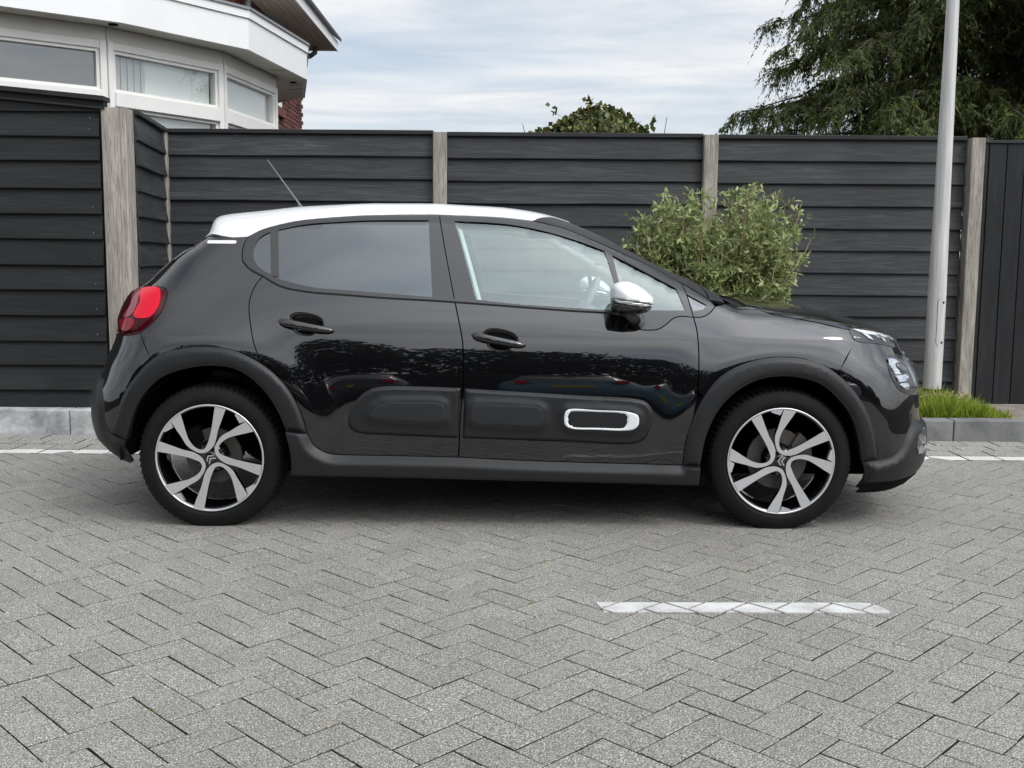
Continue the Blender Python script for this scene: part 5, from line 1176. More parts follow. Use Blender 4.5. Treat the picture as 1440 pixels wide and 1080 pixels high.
def board_fence(label, a, b, z0, z1, m, key, cap=True, screws=False, phase=0.0, group='lapped black board fence panels'):
    """panel between plan points a and b"""
    a = Vector((*a, 0)); b = Vector((*b, 0)); L = (b-a).length; rz = math.atan2(b.y-a.y, b.x-a.x)
    t = empty('board_fence', (a.x, a.y, 0), rz); tag(t, label, 'fence', group)
    n = int(math.ceil((z1-z0)/PITCH_B)); top = z1
    scr = MB()
    for k in range(n):
        zt = top-phase-k*PITCH_B; zb = zt-PITCH_B
        v, f = board_data(L, 0.188, key*50+k)
        o = mesh_obj('board', v, f, m, t); o.location = (0, float(rng.normal(0, 0.0015)), zb); o.rotation_euler = (0, float(rng.normal(0, 0.0012)), 0)
        if screws:
            for x in (L-0.06, L-0.36*3.4):
                for zz_ in ((0.045,) if k else (0.045, 0.12)):
                    if x > 0: scr.add([(x+0.0045*math.cos(q), -0.0365+0.027*zz_/0.188+ 0.0, zb+zz_+0.0045*math.sin(q)) for q in np.linspace(0, 2*math.pi, 8, endpoint=False)], [tuple(range(7, -1, -1))])
    if cap:
        c = MB().box(0, L, -0.042, 0.05, z1-0.004, z1+0.028, 0.004).build('cap_rail', M_CAP, t)
    bk = MB().box(0.0, L, 0.012, 0.03, z0, z1).build('back_board', M_DARKB, t)
    if screws:
        so = scr.build('screws', simple('zinc screw', (0.55, 0.55, 0.55), rough=0.35, metal=0.9), t); tag(so, kind='stuff')
    return t
M_DARKB = simple('dark inner side', (0.01, 0.01, 0.011), rough=0.9)
def post(label, x, y, wx, wy, z0, z1, key, lean=0.0, rz=0.0):
    r = np.random.default_rng(300+key); n = 14; v = []; f = []; bw = 0.006
    prof = [(-wx/2+bw, -wy/2), (wx/2-bw, -wy/2), (wx/2, -wy/2+bw), (wx/2, wy/2), (-wx/2, wy/2), (-wx/2, -wy/2+bw)]
    for i in range(n+1):
        z = z0+(z1-z0)*i/n; jx = float(r.normal(0, 0.0004))+lean*(z-z0); 
        for px_, py_ in prof: v.append((px_+jx, py_+float(r.normal(0, 0.0006)), z))
    m = 6
    for i in range(n):
        for k in range(m): f.append((i*m+k, i*m+(k+1) % m, (i+1)*m+(k+1) % m, (i+1)*m+k))
    f.append(tuple(range(n*m, n*m+m)))
    o = mesh_obj('fence_post', v, f, M_POST); o.location = (x, y, 0); o.rotation_euler = (0, 0, rz); tag(o, label, 'fence post', 'weathered grey fence posts'); return o
FY = 8.2; FYL = 7.10
board_fence('black lapped board fence panel with screw heads left of the thick post', (-6.6, FYL), (-2.775, FYL), 0.165, 2.175, M_BOARD_DARK, 1, cap=False, screws=True)
# raised sloping cap above the left panel
lc = MB(); lc.add([(-6.6, FYL-0.03, 2.59), (-2.735, FYL-0.03, 2.235), (-2.735, FYL-0.03, 2.165), (-6.6, FYL-0.03, 2.165), (-6.6, FYL+0.04, 2.59), (-2.735, FYL+0.04, 2.235), (-2.735, FYL+0.04, 2.165), (-6.6, FYL+0.04, 2.165)], [(3, 2, 1, 0), (4, 5, 6, 7), (0, 1, 5, 4), (1, 2, 6, 5), (2, 3, 7, 6), (3, 0, 4, 7)])
ro_ = empty('sloping_fence_top', (-4.5, FYL, 0)); tag(ro_, 'dark sloping boards topping the fence panel left of the thick post', 'fence top')
o = lc.build('gable_board', M_BOARD_DARK, ro_); o.location = (4.5, -FYL, 0)
for dz, dy, th in ((0.0, 0.0, 0.03), (-0.055, 0.006, 0.012)):
    q = MB(); q.add([(-6.6, FYL-0.058+dy, 2.585+dz), (-2.725, FYL-0.058+dy, 2.232+dz), (-2.725, FYL-0.058+dy, 2.232+dz+th), (-6.6, FYL-0.058+dy, 2.585+dz+th), (-6.6, FYL+0.06, 2.585+dz), (-2.725, FYL+0.06, 2.232+dz), (-2.725, FYL+0.06, 2.232+dz+th), (-6.6, FYL+0.06, 2.585+dz+th)], [(0, 1, 2, 3), (7, 6, 5, 4), (3, 2, 6, 7), (0, 4, 5, 1), (1, 5, 6, 2), (0, 3, 7, 4)])
    o = q.build('sloping_rail', M_CAP, ro_); o.location = (4.5, -FYL, 0)
post('thick weathered grey post at the corner left of the car', -2.672, FYL+0.035, 0.166, 0.15, 0.0, 2.19, 1, rz=0.0)
board_fence('short black lapped board fence return between thick post and thin post', (-2.59, FYL+0.10), (-2.715, FY-0.02), 0.10, 2.165, M_BOARD, 2)
post('thin grey post in the corner behind the car roof', -2.70, FY-0.03, 0.05, 0.09, 0.0, 2.185, 2)
board_fence('black lapped board fence panel behind the car roof and aerial', (-2.68, FY), (-0.622, FY), 0.10, 2.165, M_BOARD, 3)
post('grey fence post rising above the middle of the car roof', -0.569, FY-0.035, 0.106, 0.10, 0.0, 2.175, 3)
board_fence('black lapped board fence panel below the ivy bush', (-0.516, FY), (1.463, FY), 0.10, 2.155, M_BOARD, 4)
post('brownish grey fence post behind the green shrub', 1.518, FY-0.035, 0.11, 0.10, 0.0, 2.17, 4)
board_fence('black lapped board fence panel behind the lamp pole', (1.574, FY), (3.50, FY), 0.10, 2.15, M_BOARD, 5)
post('grey fence post just right of the lamp pole', 3.563, FY-0.05, 0.105, 0.11, 0.0, 2.16, 5)
# upright boards at the right edge
vf = empty('upright_board_fence', (3.62, FY-0.03, 0)); tag(vf, 'black fence of upright boards at the right edge', 'fence')
x = 0.0; k = 0
for wd in [0.062]+[0.139]*18:
    mb = MB().box(0, wd-0.007, 0, 0.022, 0.075, 2.125, 0.003); o = mb.build('upright_board', M_BOARD_V, vf); o.location = (x, float(rng.normal(0, 0.002)), float(rng.normal(0, 0.002))); x += wd; k += 1
MB().box(0, x, -0.012, 0.05, 2.127, 2.15, 0.003).build('cap_rail', M_CAP, vf)
MB().box(0, x, 0.024, 0.04, 0.08, 2.12).build('back_board', M_DARKB, vf)
# ------------------------------------------------------------------ lamp pole
pole = empty('lamp_pole', (3.142, 7.7, 0)); tag(pole, 'light grey metal lamp pole standing in the planting bed before the fence', 'lamp pole')
def mat_pole():
    m, n, l, b = mat('weathered galvanised metal'); tc = node(n, 'ShaderNodeTexCoord')
    mp = node(n, 'ShaderNodeMapping'); l.new(tc.outputs['Object'], mp.inputs[0]); mp.inputs['Scale'].default_value = (30, 30, 1.2)
    t = node(n, 'ShaderNodeTexNoise', Scale=2.0, Detail=6.0); l.new(mp.outputs[0], t.inputs['Vector'])
    r = ramp(n, [(0.3, (0.47, 0.463, 0.445)), (0.7, (0.68, 0.672, 0.65))]); l.new(t.outputs[0], r.inputs[0]); l.new(r.outputs[0], b.inputs['Base Color'])
    b.inputs['Metallic'].default_value = 0.1; b.inputs['Roughness'].default_value = 0.55; return m
M_POLE = mat_pole()
shaft = MB().lathe([(0.0655, 0.27), (0.0655, 0.92), (0.0640, 1.02), (0.0555, 1.75), (0.043, 3.1), (0.036, 4.6)], 40, axis='z').build('shaft', M_POLE, pole, True)
shade_auto(MB().lathe([(0.072, 0.0), (0.072, 0.255), (0.066, 0.272)], 36, axis='z').build('base_sleeve', M_RUBBER, pole), 40)
# inspection door with its two locks, let into the shaft
dr_v = []; dr_f = []; angs = np.linspace(-1.02, 0.10, 15); 
def door_half(z):   # half width in angle along the height: rounded ends
    z0, z1 = 0.585, 0.955; e = 0.05
    t = min((z-z0)/e, (z1-z)/e, 1.0); return max(0.0, t*(2-t))**0.5
zs_ = np.concatenate([np.linspace(0.585, 0.635, 8), np.linspace(0.66, 0.88, 6), np.linspace(0.905, 0.955, 8)])
def sheet(r_, grow, name, m, parent):
    v = []; f = []
    for z in zs_:
        hw = (0.50+grow)*door_half(z) if 0.585 < z < 0.955 else 0.0
        zz_ = 0.77+(z-0.77)*(1+grow*0.03)
        for k in range(9):
            a_ = -math.pi/2+0.28-hw+2*hw*k/8; v.append((r_*math.cos(a_), r_*math.sin(a_), zz_))
    for i in range(len(zs_)-1):
        for k in range(8): f.append((i*9+k, i*9+k+1, (i+1)*9+k+1, (i+1)*9+k))
    return mesh_obj(name, v, f, m, parent, True)
gp = sheet(0.0659, 0.06, 'door_gap', M_DARK, shaft); pdo = sheet(0.0664, 0.0, 'service_door', M_POLE, shaft)
for z in (0.62, 0.915):
    a_ = -math.pi/2+0.42; MB().lathe([(0.0, -0.0695), (0.008, -0.0695), (0.009, -0.066)], 12, cx=0.0, cz=z).build('door_lock', M_DARK, shaft).rotation_euler = (0, 0, 0.42)
# lamp head above the frame
lh = MB().tube([(0, 0, 4.6), (0, -0.25, 4.72), (0, -0.6, 4.74)], [0.03, 0.03, 0.03], 12).box(-0.09, 0.09, -1.0, -0.5, 4.70, 4.78, 0.02).build('lamp_head', M_POLE, pole)

# ------------------------------------------------------------------ house: white bay extension and brick gable behind
def mat_white(name, c, grime=0.06):
    m, n, l, b = mat(name); geo = node(n, 'ShaderNodeNewGeometry')
    t = node(n, 'ShaderNodeTexNoise', Scale=2.5, Detail=6.0, Roughness=0.65); l.new(geo.outputs['Position'], t.inputs['Vector'])
    r = ramp(n, [(0.3, tuple(q*(1-3*grime) for q in c)), (0.6, c)]); l.new(t.outputs[0], r.inputs[0]); l.new(r.outputs[0], b.inputs['Base Color'])
    b.inputs['Roughness'].default_value = 0.5; return m
M_HW = mat_white('white painted fascia', (0.88, 0.88, 0.87), 0.015); M_HF = mat_white('cream window frame', (0.84, 0.83, 0.795), 0.025); M_SOF = mat_white('soffit panel', (0.74, 0.715, 0.66), 0.03)
M_ZINC = simple('zinc edge', (0.30, 0.31, 0.32), rough=0.45, metal=0.6)
M_ROOM = simple('room wall', (0.55, 0.54, 0.52), rough=0.9); M_DARKROOM = simple('dark blind', (0.05, 0.045, 0.04), rough=0.8)
def mat_brick():
    m, n, l, b = mat('dark red brick'); tc = node(n, 'ShaderNodeTexCoord'); geo = node(n, 'ShaderNodeNewGeometry'); oi = node(n, 'ShaderNodeObjectInfo')
    ad = node(n, 'ShaderNodeMath', operation='ADD'); l.new(geo.outputs['Random Per Island'], ad.inputs[0]); l.new(oi.outputs['Random'], ad.inputs[1]); fr = node(n, 'ShaderNodeMath', operation='FRACT'); l.new(ad.outputs[0], fr.inputs[0])
    r = ramp(n, [(0.0, (0.085, 0.028, 0.026)), (0.5, (0.14, 0.045, 0.038)), (1.0, (0.20, 0.07, 0.055))]); l.new(fr.outputs[0], r.inputs[0]); l.new(r.outputs[0], b.inputs['Base Color']); b.inputs['Roughness'].default_value = 0.9
    noise_bump(n, l, b, 60.0, 0.4, 0.004, 4, geo.outputs['Position']); return m
M_CURT = mat_leafless = simple('net curtain', (0.78, 0.77, 0.74), rough=0.9); M_BRICK = mat_brick(); M_MORTAR = simple('mortar', (0.13, 0.115, 0.105), rough=1.0)
bay = empty('bay_extension', (-3.4, 10.5, 0)); tag(bay, 'white faceted bay extension with wide windows and flat overhanging roof', 'building')
OFF = Vector((-3.4, 10.5, 0))
Wp = [(-5.25, 8.145), (-3.59, 9.36), (-2.87, 10.40), (-2.66, 11.77), (-3.25, 12.4)]
Fp = [(-5.15, 7.845), (-3.36, 9.17), (-2.555, 10.27), (-2.316, 11.9), (-2.6, 13.2), (-3.2, 13.8)]
ZS, ZT_ = 3.20, 3.58
def at_bay(o): o.location = -OFF; return o
# roof slab: soffit panels, fascia boards, zinc edge
n = len(Fp)
for i in range(n-1):
    a, b = Vector((*Fp[i], 0)), Vector((*Fp[i+1], 0)); d = (b-a).normalized(); nr = Vector((d.y, -d.x, 0))
    L_ = (b-a).length
    for (z0, z1, o0, nm, m) in ((ZS, ZT_-0.095, 0.0, 'fascia_board', M_HW), (ZT_-0.09, ZT_-0.015, 0.018, 'cornice_board', M_HW), (ZT_-0.013, ZT_+0.012, 0.035, 'zinc_edge', M_ZINC)):
        p = [a+nr*o0, b+nr*o0, b-nr*0.04, a-nr*0.04]; mb = MB().prism([(q.x, q.y) for q in p], z0, z1, 'z'); at_bay(mb.build(nm, m, bay))
core = [(-5.15, 7.89), (-3.38, 9.19), (-2.59, 10.28), (-2.35, 11.9), (-2.63, 13.18), (-3.2, 13.8), (-5.9, 13.8)]
at_bay(MB().prism(core, ZS+0.006, ZT_-0.03, 'z').build('roof_slab', M_SOF, bay))
# soffit seams and spots
for (x, y) in ((-3.47, 9.25), (-2.515, 12.1)):
    at_bay(MB().lathe([(0.0, ZS-0.004), (0.038, ZS-0.004), (0.042, ZS+0.004)], 20, axis='z', cx=x, cz=y).build('soffit_spot', M_DARK, bay))
for (a, b) in (((-2.60, 11.35), (-2.40, 11.35)), ((-2.6, 12.3), (-2.40, 12.2)), ((-2.66, 12.6), (-2.45, 12.5))):
    at_bay(MB().tube([(a[0], a[1], ZS+0.003), (b[0], b[1], ZS+0.003)], 0.005, 6).build('soffit_seam', M_ZINC, bay))
# wall facets with frames, panes, transoms
for i in range(len(Wp)-1):
    a, b = Vector((*Wp[i], 0)), Vector((*Wp[i+1], 0)); d = (b-a).normalized(); L_ = (b-a).length; nr = Vector((d.y, -d.x, 0)); rz = math.atan2(d.y, d.x)
    fct = empty('window_bay', (a.x-OFF.x, a.y-OFF.y, 0), rz, bay)
    bx = lambda x0, x1, y0, y1, z0, z1, nm, m, bv=0.004: MB().box(x0, x1, y0, y1, z0, z1, bv).build(nm, m, fct)
    bx(0, L_, -0.03, 0.09, 3.085, ZS+0.005, 'head_board', M_SOF, 0)
    if i >= 3: bx(0, L_, -0.02, 0.1, 0.0, 3.08, 'wall_panel', M_HF, 0); continue
    pw = 0.055
    bx(0, pw, -0.045, 0.08, 0.0, 3.083, 'mullion', M_HF); bx(L_-pw, L_, -0.044, 0.08, 0.0, 3.083, 'mullion', M_HF)
    bx(pw, L_-pw, -0.04, 0.08, 3.015, 3.082, 'top_rail', M_HF); bx(pw, L_-pw, -0.06, 0.08, 2.53, 2.655, 'transom', M_HF); bx(pw, L_-pw, -0.04, 0.08, 0.0, 1.0, 'low_panel', M_HF, 0)
    for (z0, z1) in ((2.655, 3.015), (1.0, 2.53)):
        fr = MB()
        fr.box(pw+0.001, pw+0.030, -0.02, 0.06, z0, z1).box(L_-pw-0.030, L_-pw-0.001, -0.02, 0.06, z0, z1).box(pw+0.030, L_-pw-0.030, -0.02, 0.06, z1-0.028, z1-0.001).box(pw+0.030, L_-pw-0.030, -0.021, 0.06, z0+0.001, z0+0.028)
        fr.build('sash', M_HF, fct)
        MB().box(pw+0.026, L_-pw-0.026, 0.02, 0.026, z0+0.024, z1-0.024).build('pane', M_HOUSEGLASS, fct)
    if i in (1, 2): bx(pw+0.05 if i == 2 else pw+0.36, L_-pw-0.05, 0.05, 0.055, 1.1, 3.0, 'net_curtain', M_CURT, 0)
    if i == 1:   # folded vertical blind
        for k in range(9):
            x = pw+0.06+k*0.035; bx(x, x+0.037, 0.05+0.012*(k % 2), 0.055+0.012*(k % 2), 1.1, 3.0, 'blind_slat', M_ROOM, 0)
at_bay(MB().prism([(-5.9, 10.2), (-4.4, 10.3), (-3.6, 10.9), (-3.3, 11.9), (-3.3, 13.5), (-3.29, 13.5), (-3.27, 11.88), (-3.57, 10.87), (-4.39, 10.27), (-5.9, 10.16)], 0.0, 3.2, 'z').build('back_room_wall', M_ROOM, bay))
at_bay(MB().box(-5.9, -3.75, 9.6, 9.62, 2.2, 2.93).build('dark_blind', M_DARKROOM, bay))
# ---- brick house behind, its side wall running straight back, eave overhanging to the right
gab = empty('brick_house', (-5.0, 13.0, 0)); tag(gab, 'dark red brick house with white boarded eave and grey drainpipe behind the bay', 'building')
GO = Vector((-5.0, 13.0, 0)); GX = -3.27; GYE = 16.35; ZE = 4.41; EX = -2.73
def atg(o): o.location = -GO; return o
atg(MB().box(-8.5, GX-0.015, 10.2, GYE-0.012, 0.0, ZE+0.02).build('wall_core', M_MORTAR, gab))
bh, bl_ = 0.062, 0.215; bme = bpy.data.meshes.new('brick'); t_ = MB().box(-0.06, 0.0, 0, bl_-0.011, 0, bh-0.011); bme.from_pydata(t_.v, [], t_.f); bme.materials.append(M_BRICK); bme.update()
cnt_ = 0; rest_b = MB()
for k in range(int(ZE/bh)+1):
    z = k*bh
    if z < 2.2 or z+bh > ZE+0.02: continue
    y = GYE-bl_*(0.5 if k % 2 else 1.0)
    while y > 10.3:
        px_ = 720+1457*GX/y; py_ = 370-1457*(z-1.18)/y
        seen = (380 < px_ < 425 and 135 < py_ < 185) or (230 < px_ < 405 and -8 < py_ < 62)
        if seen and cnt_ < 298:
            o = bpy.data.objects.new('brick', bme); o.location = (GX-GO.x, y-GO.y, z); link_obj(o, gab); cnt_ += 1
        else: rest_b.box(GX-0.06, GX, y, y+bl_-0.011, z, z+bh-0.011)
        y -= bl_
tag(atg(rest_b.build('bricks', M_BRICK, gab)), kind='stuff')
for k in range(6):     # soffit planks running back along the eave
    x0 = GX-0.02+k*(EX-GX+0.0)/6.0; x1 = x0+(EX-GX)/6.0-0.006
    atg(MB().box(x0, x1, 10.3, GYE, ZE+0.001*k, ZE+0.03).build('soffit_plank', M_SOF, gab))
atg(MB().box(EX-0.01, EX+0.025, 10.3, GYE+0.02, ZE-0.025, ZE+0.115).build('eave_board', M_HW, gab))
atg(MB().box(GX, EX-0.012, GYE+0.002, GYE+0.03, ZE-0.02, ZE+0.10).build('eave_end_board', M_HW, gab))
atg(MB().prism([(EX+0.075, ZE+0.118), (EX+0.075, ZE+0.165), (-8.5, ZE+4.6), (-8.5, ZE+4.5)], 10.3, GYE+0.05, 'y').build('roof_tiles', simple('anthracite tiles', (0.03, 0.032, 0.036), rough=0.6), gab))
atg(MB().tube([(-3.20, 12.8, 2.9), (-3.20, 12.8, 4.22), (-3.18, 12.8, 4.29), (-3.10, 12.8, 4.34), (-2.92, 12.8, 4.44)], 0.047, 14).build('drainpipe', M_ZINC, gab, True))
atg(MB().tube([(-3.35, 16.2, 4.27), (-3.10, 16.2, 4.28), (-3.03, 16.2, 4.33), (-3.02, 16.2, 4.43)], 0.04, 12).build('gutter_elbow', M_ZINC, gab, True))
atg(MB().box(GX-0.02, GX+0.06, 14.35, 14.95, 3.17, 3.29, 0.004).build('window_sill', M_BRICK, gab)); atg(MB().box(GX-0.03, GX+0.012, 14.4, 14.9, 3.295, 3.8, 0.004).build('window_frame', M_HW, gab))

# ------------------------------------------------------------------ plants
def mat_leaf(name, stops, rough=0.5, trans=0.25, spec=0.4):
    m, n, l, b = mat(name); geo = node(n, 'ShaderNodeNewGeometry')
    r = ramp(n, stops); l.new(geo.outputs['Random Per Island'], r.inputs[0]); l.new(r.outputs[0], b.inputs['Base Color']); b.inputs['Roughness'].default_value = rough; b.inputs['Specular IOR Level'].default_value = spec
    out = n['Material Output']; tr = node(n, 'ShaderNodeBsdfTranslucent'); l.new(r.outputs[0], tr.inputs[0]); mx = node(n, 'ShaderNodeMixShader'); mx.inputs[0].default_value = trans
    l.new(b.outputs[0], mx.inputs[1]); l.new(tr.outputs[0], mx.inputs[2]); l.new(mx.outputs[0], out.inputs[0]); return m
M_CONIF = mat_leaf('conifer spray', [(0.0, (0.036, 0.060, 0.018)), (0.5, (0.085, 0.118, 0.030)), (0.85, (0.145, 0.172, 0.045)), (1.0, (0.21, 0.21, 0.062))])
M_IVY = mat_leaf('ivy leaf', [(0.0, (0.035, 0.052, 0.018)), (0.6, (0.095, 0.115, 0.035)), (0.9, (0.19, 0.20, 0.055)), (1.0, (0.28, 0.17, 0.07))], 0.35)
M_SHRUB = mat_leaf('grey green shrub leaf', [(0.0, (0.15, 0.20, 0.07)), (0.5, (0.30, 0.37, 0.14)), (0.85, (0.44, 0.50, 0.23)), (1.0, (0.60, 0.58, 0.34))], 0.6)
M_STEM = simple('tan stem', (0.34, 0.26, 0.15), rough=0.8); M_BARK = simple('brown bark', (0.075, 0.058, 0.045), rough=0.95)
M_GRASS = mat_leaf('fresh green blades', [(0.0, (0.14, 0.20, 0.02)), (0.6, (0.27, 0.36, 0.035)), (1.0, (0.42, 0.48, 0.08))], 0.5, 0.35)
M_DRY = mat_leaf('dry leaf litter', [(0.0, (0.22, 0.16, 0.09)), (1.0, (0.45, 0.36, 0.22))], 0.8, 0.1)
M_HEDGE = mat_leaf('dark hedge leaf', [(0.0, (0.012, 0.022, 0.010)), (1.0, (0.035, 0.055, 0.018))], 0.6)
def leaf_quads(p, d, nrm, ln, wd, droop=None):
    """diamond leaves: base p, direction d, face normal nrm, length, width -> (n*4,3)"""
    d = d/np.linalg.norm(d, axis=1)[:, None]; s = np.cross(d, nrm); s /= np.linalg.norm(s, axis=1)[:, None]+1e-9
    ln = np.reshape(ln, (-1, 1)); wd = np.reshape(wd, (-1, 1)); up_ = np.cross(s, d)
    a = p; b = p+d*ln*0.45+s*wd/2+up_*ln*0.04; c = p+d*ln-up_*ln*0.10; e = p+d*ln*0.45-s*wd/2+up_*ln*0.04
    return np.stack([a, b, c, e], 1).reshape(-1, 3)
def rand_unit(n): v = rng.normal(size=(n, 3)); return v/np.linalg.norm(v, axis=1)[:, None]
def bez(p0, p1, sag, n):
    t = np.linspace(0, 1, n)[:, None]; p = p0*(1-t)+p1*t; p[:, 2] += (4*t[:, 0]*(1-t[:, 0]))*sag; return p

# ---- big conifer to the right: drooping feathery sprays
con = empty('conifer_tree', (6.9, 14.6, 0)); tag(con, 'large dark green conifer with drooping feathery branches behind the fence', 'tree')
tr = MB(); tr.tube([(0, 0, 0), (0.05, 0, 3), (0.0, 0.1, 6), (0.1, 0, 10.5)], [0.34, 0.27, 0.18, 0.03], 12)
quads = []
limbs = []
NL = 250
for k in range(NL):
    f_ = k/NL; z = (2.0+3.9*(f_/0.8) if f_ < 0.8 else 5.9+2.6*(f_-0.8)/0.2)+rng.normal(0, 0.12); az = k*2.39996+rng.normal(0, 0.3); Ln = (4.3*(1-0.14*f_))*(0.66+0.36*rng.random())
    p0 = np.array([0, 0, z]); e = np.array([math.cos(az)*Ln, math.sin(az)*Ln, z-0.02*Ln+rng.normal(0, 0.3)]); P = bez(p0, e, 0.05*Ln, 11); P[1:-1] += rng.normal(0, 0.07, (9, 3)); P[:, 2] -= 0.35*np.linspace(0, 1, 11)**3; limbs.append(P)
    tr.tube([tuple(q) for q in P], list(np.linspace(0.040, 0.006, 11)), 5)
tr.build('trunk', M_BARK, con, True)
for P in limbs:
    Ln = np.linalg.norm(P[-1]-P[0]); nb = int(22+Ln*19)
    for t in np.sort(rng.random(nb)**0.7):
        if t < 0.15: continue
        i = t*(len(P)-1); i0 = min(int(i), len(P)-2); base = P[i0]+(P[i0+1]-P[i0])*(i-i0); dirl = (P[i0+1]-P[i0])/np.linalg.norm(P[i0+1]-P[i0])
        side = np.cross(dirl, [0, 0, 1]); side /= np.linalg.norm(side)+1e-9; sg = rng.choice([-1, 1])
        d = dirl*rng.uniform(0.1, 0.9)+side*sg*rng.uniform(0.1, 1.0)+np.array([0, 0, rng.uniform(-0.7, 0.4)]); d /= np.linalg.norm(d)
        bl2 = rng.uniform(0.22, 0.62)*(1.15-0.4*t); m_ = 9
        tt = np.linspace(0.04, 1, m_)[:, None]; pts = base+d*bl2*tt; pts[:, 2] -= 0.6*bl2*tt[:, 0]**2; pts += rng.normal(0, 0.012, (m_, 3))
        seg = np.gradient(pts, axis=0); seg /= np.linalg.norm(seg, axis=1)[:, None]; sd2 = np.cross(seg, rand_unit(1)[0]*0.7+np.array([0, 0.4, 0.6])); sd2 /= np.linalg.norm(sd2, axis=1)[:, None]+1e-9
        nrm = np.cross(sd2, seg); tap = (1.05-tt[:, 0])
        quads.append(leaf_quads(pts, seg, nrm, np.full(m_, bl2/m_*2.0), np.full(m_, 0.010)))
        for q in (-1, 1):
            dd = seg*0.9+sd2*q*0.55+np.array([0, 0, -0.45])+rng.normal(0, 0.2, (m_, 3)); ll = (0.025+0.088*tap)*rng.uniform(0.6, 1.3, m_)
            quads.append(leaf_quads(pts, dd, nrm+rng.normal(0, 0.35, (m_, 3)), ll*1.2, 0.010+ll*0.09))
            p2 = pts+dd/np.linalg.norm(dd, axis=1)[:, None]*(ll*0.4)[:, None]
            for w_ in (-q,): quads.append(leaf_quads(p2, dd+sd2*w_*0.55+rng.normal(0, 0.25, (m_, 3))+np.array([0, 0, -0.2]), nrm+rng.normal(0, 0.35, (m_, 3)), ll*0.5, 0.009+ll*0.08))
Q = np.vstack(quads); quads_obj('crown', Q, len(Q)//4, M_CONIF, con)

# ---- ivy covered bush top over the fence
ivy = empty('ivy_bush', (0.83, 11.0, 0)); tag(ivy, 'rounded ivy covered bush showing above the middle fence panel', 'bush')
n = 9000; u = rand_unit(n); u[:, 2] = np.abs(u[:, 2])*0.95
rad = np.array([0.80, 0.6, 0.58])*(0.80+0.25*rng.random((n, 1))**0.6); lump = 1+0.10*np.sin(5*u[:, :1]+1)+0.08*np.cos(7*u[:, 1:2])
p = u*rad*lump+[0, 0, 2.12]
Q = [leaf_quads(p, rand_unit(n)+u*0.7+np.array([0, 0, -0.2]), u+rand_unit(n)*0.6, rng.uniform(0.045, 0.085, n), rng.uniform(0.04, 0.07, n))]
# leaves on a leader and a few shoots
for (x0, z0, x1, z1, k) in ((0.0, 2.68, -0.06, 2.90, 26), (0.55, 2.45, 0.62, 2.72, 12), (-0.35, 2.55, -0.42, 2.78, 12), (0.68, 2.3, 0.74, 2.5, 10), (0.22, 2.6, 0.27, 2.76, 10)):
    t = rng.random((k, 1)); pp = np.array([x0, 0, z0])*(1-t)+np.array([x1, 0, z1])*t+rng.normal(0, 0.02, (k, 3)); Q.append(leaf_quads(pp, rand_unit(k), rand_unit(k), rng.uniform(0.05, 0.08, k), rng.uniform(0.04, 0.06, k)))
Q = np.vstack(Q); quads_obj('crown', Q, len(Q)//4, M_IVY, ivy)
st = MB()
for k in range(7): a = k*0.9; st.tube([(0.1*math.cos(a), 0.1*math.sin(a), 0), (0.3*math.cos(a), 0.25*math.sin(a), 1.2), (0.5*math.cos(a), 0.35*math.sin(a), 2.3)], [0.04, 0.03, 0.012], 6)
for (x0, z0, x1, z1) in ((-0.66, 2.3, -0.74, 2.62), (0.70, 2.3, 0.76, 2.70), (0.0, 2.5, -0.06, 2.92)): st.tube([(x0, 0, z0), (x1, 0.02, z1)], [0.006, 0.003], 5)
st.build('stems', M_BARK, ivy)
# ---- bare twiggy treetop left of the conifer and fine twigs over the fence
tw = empty('bare_tree', (3.85, 17.5, 0)); tag(tw, 'small leafless twiggy treetop peeking over the fence beside the conifer', 'tree')
tb = MB(); 
def grow(p, d, L_, r_, lev):
    q = p+d*L_; tb.tube([tuple(p), tuple((p+q)/2+rng.normal(0, 0.02, 3)), tuple(q)], [r_, r_*0.85, r_*0.6], 4, cap=False)
    if lev == 0: return
    for _ in range(3):
        d2 = d+rng.normal(0, 0.45, 3)+np.array([0, 0, 0.12]); d2 /= np.linalg.norm(d2); grow(q if rng.random() < 0.6 else (p+q)/2, d2, L_*rng.uniform(0.55, 0.8), r_*0.6, lev-1)
grow(np.array([0., 0, 0]), np.array([0, 0, 1.]), 2.1, 0.05, 0)
for k in range(6):
    d = np.array([rng.normal(0, 0.6), rng.normal(0, 0.4), 1.0]); d /= np.linalg.norm(d); grow(np.array([0, 0, 2.05]), d, 0.62, 0.018, 3)
tb.build('trunk', M_BARK, tw)

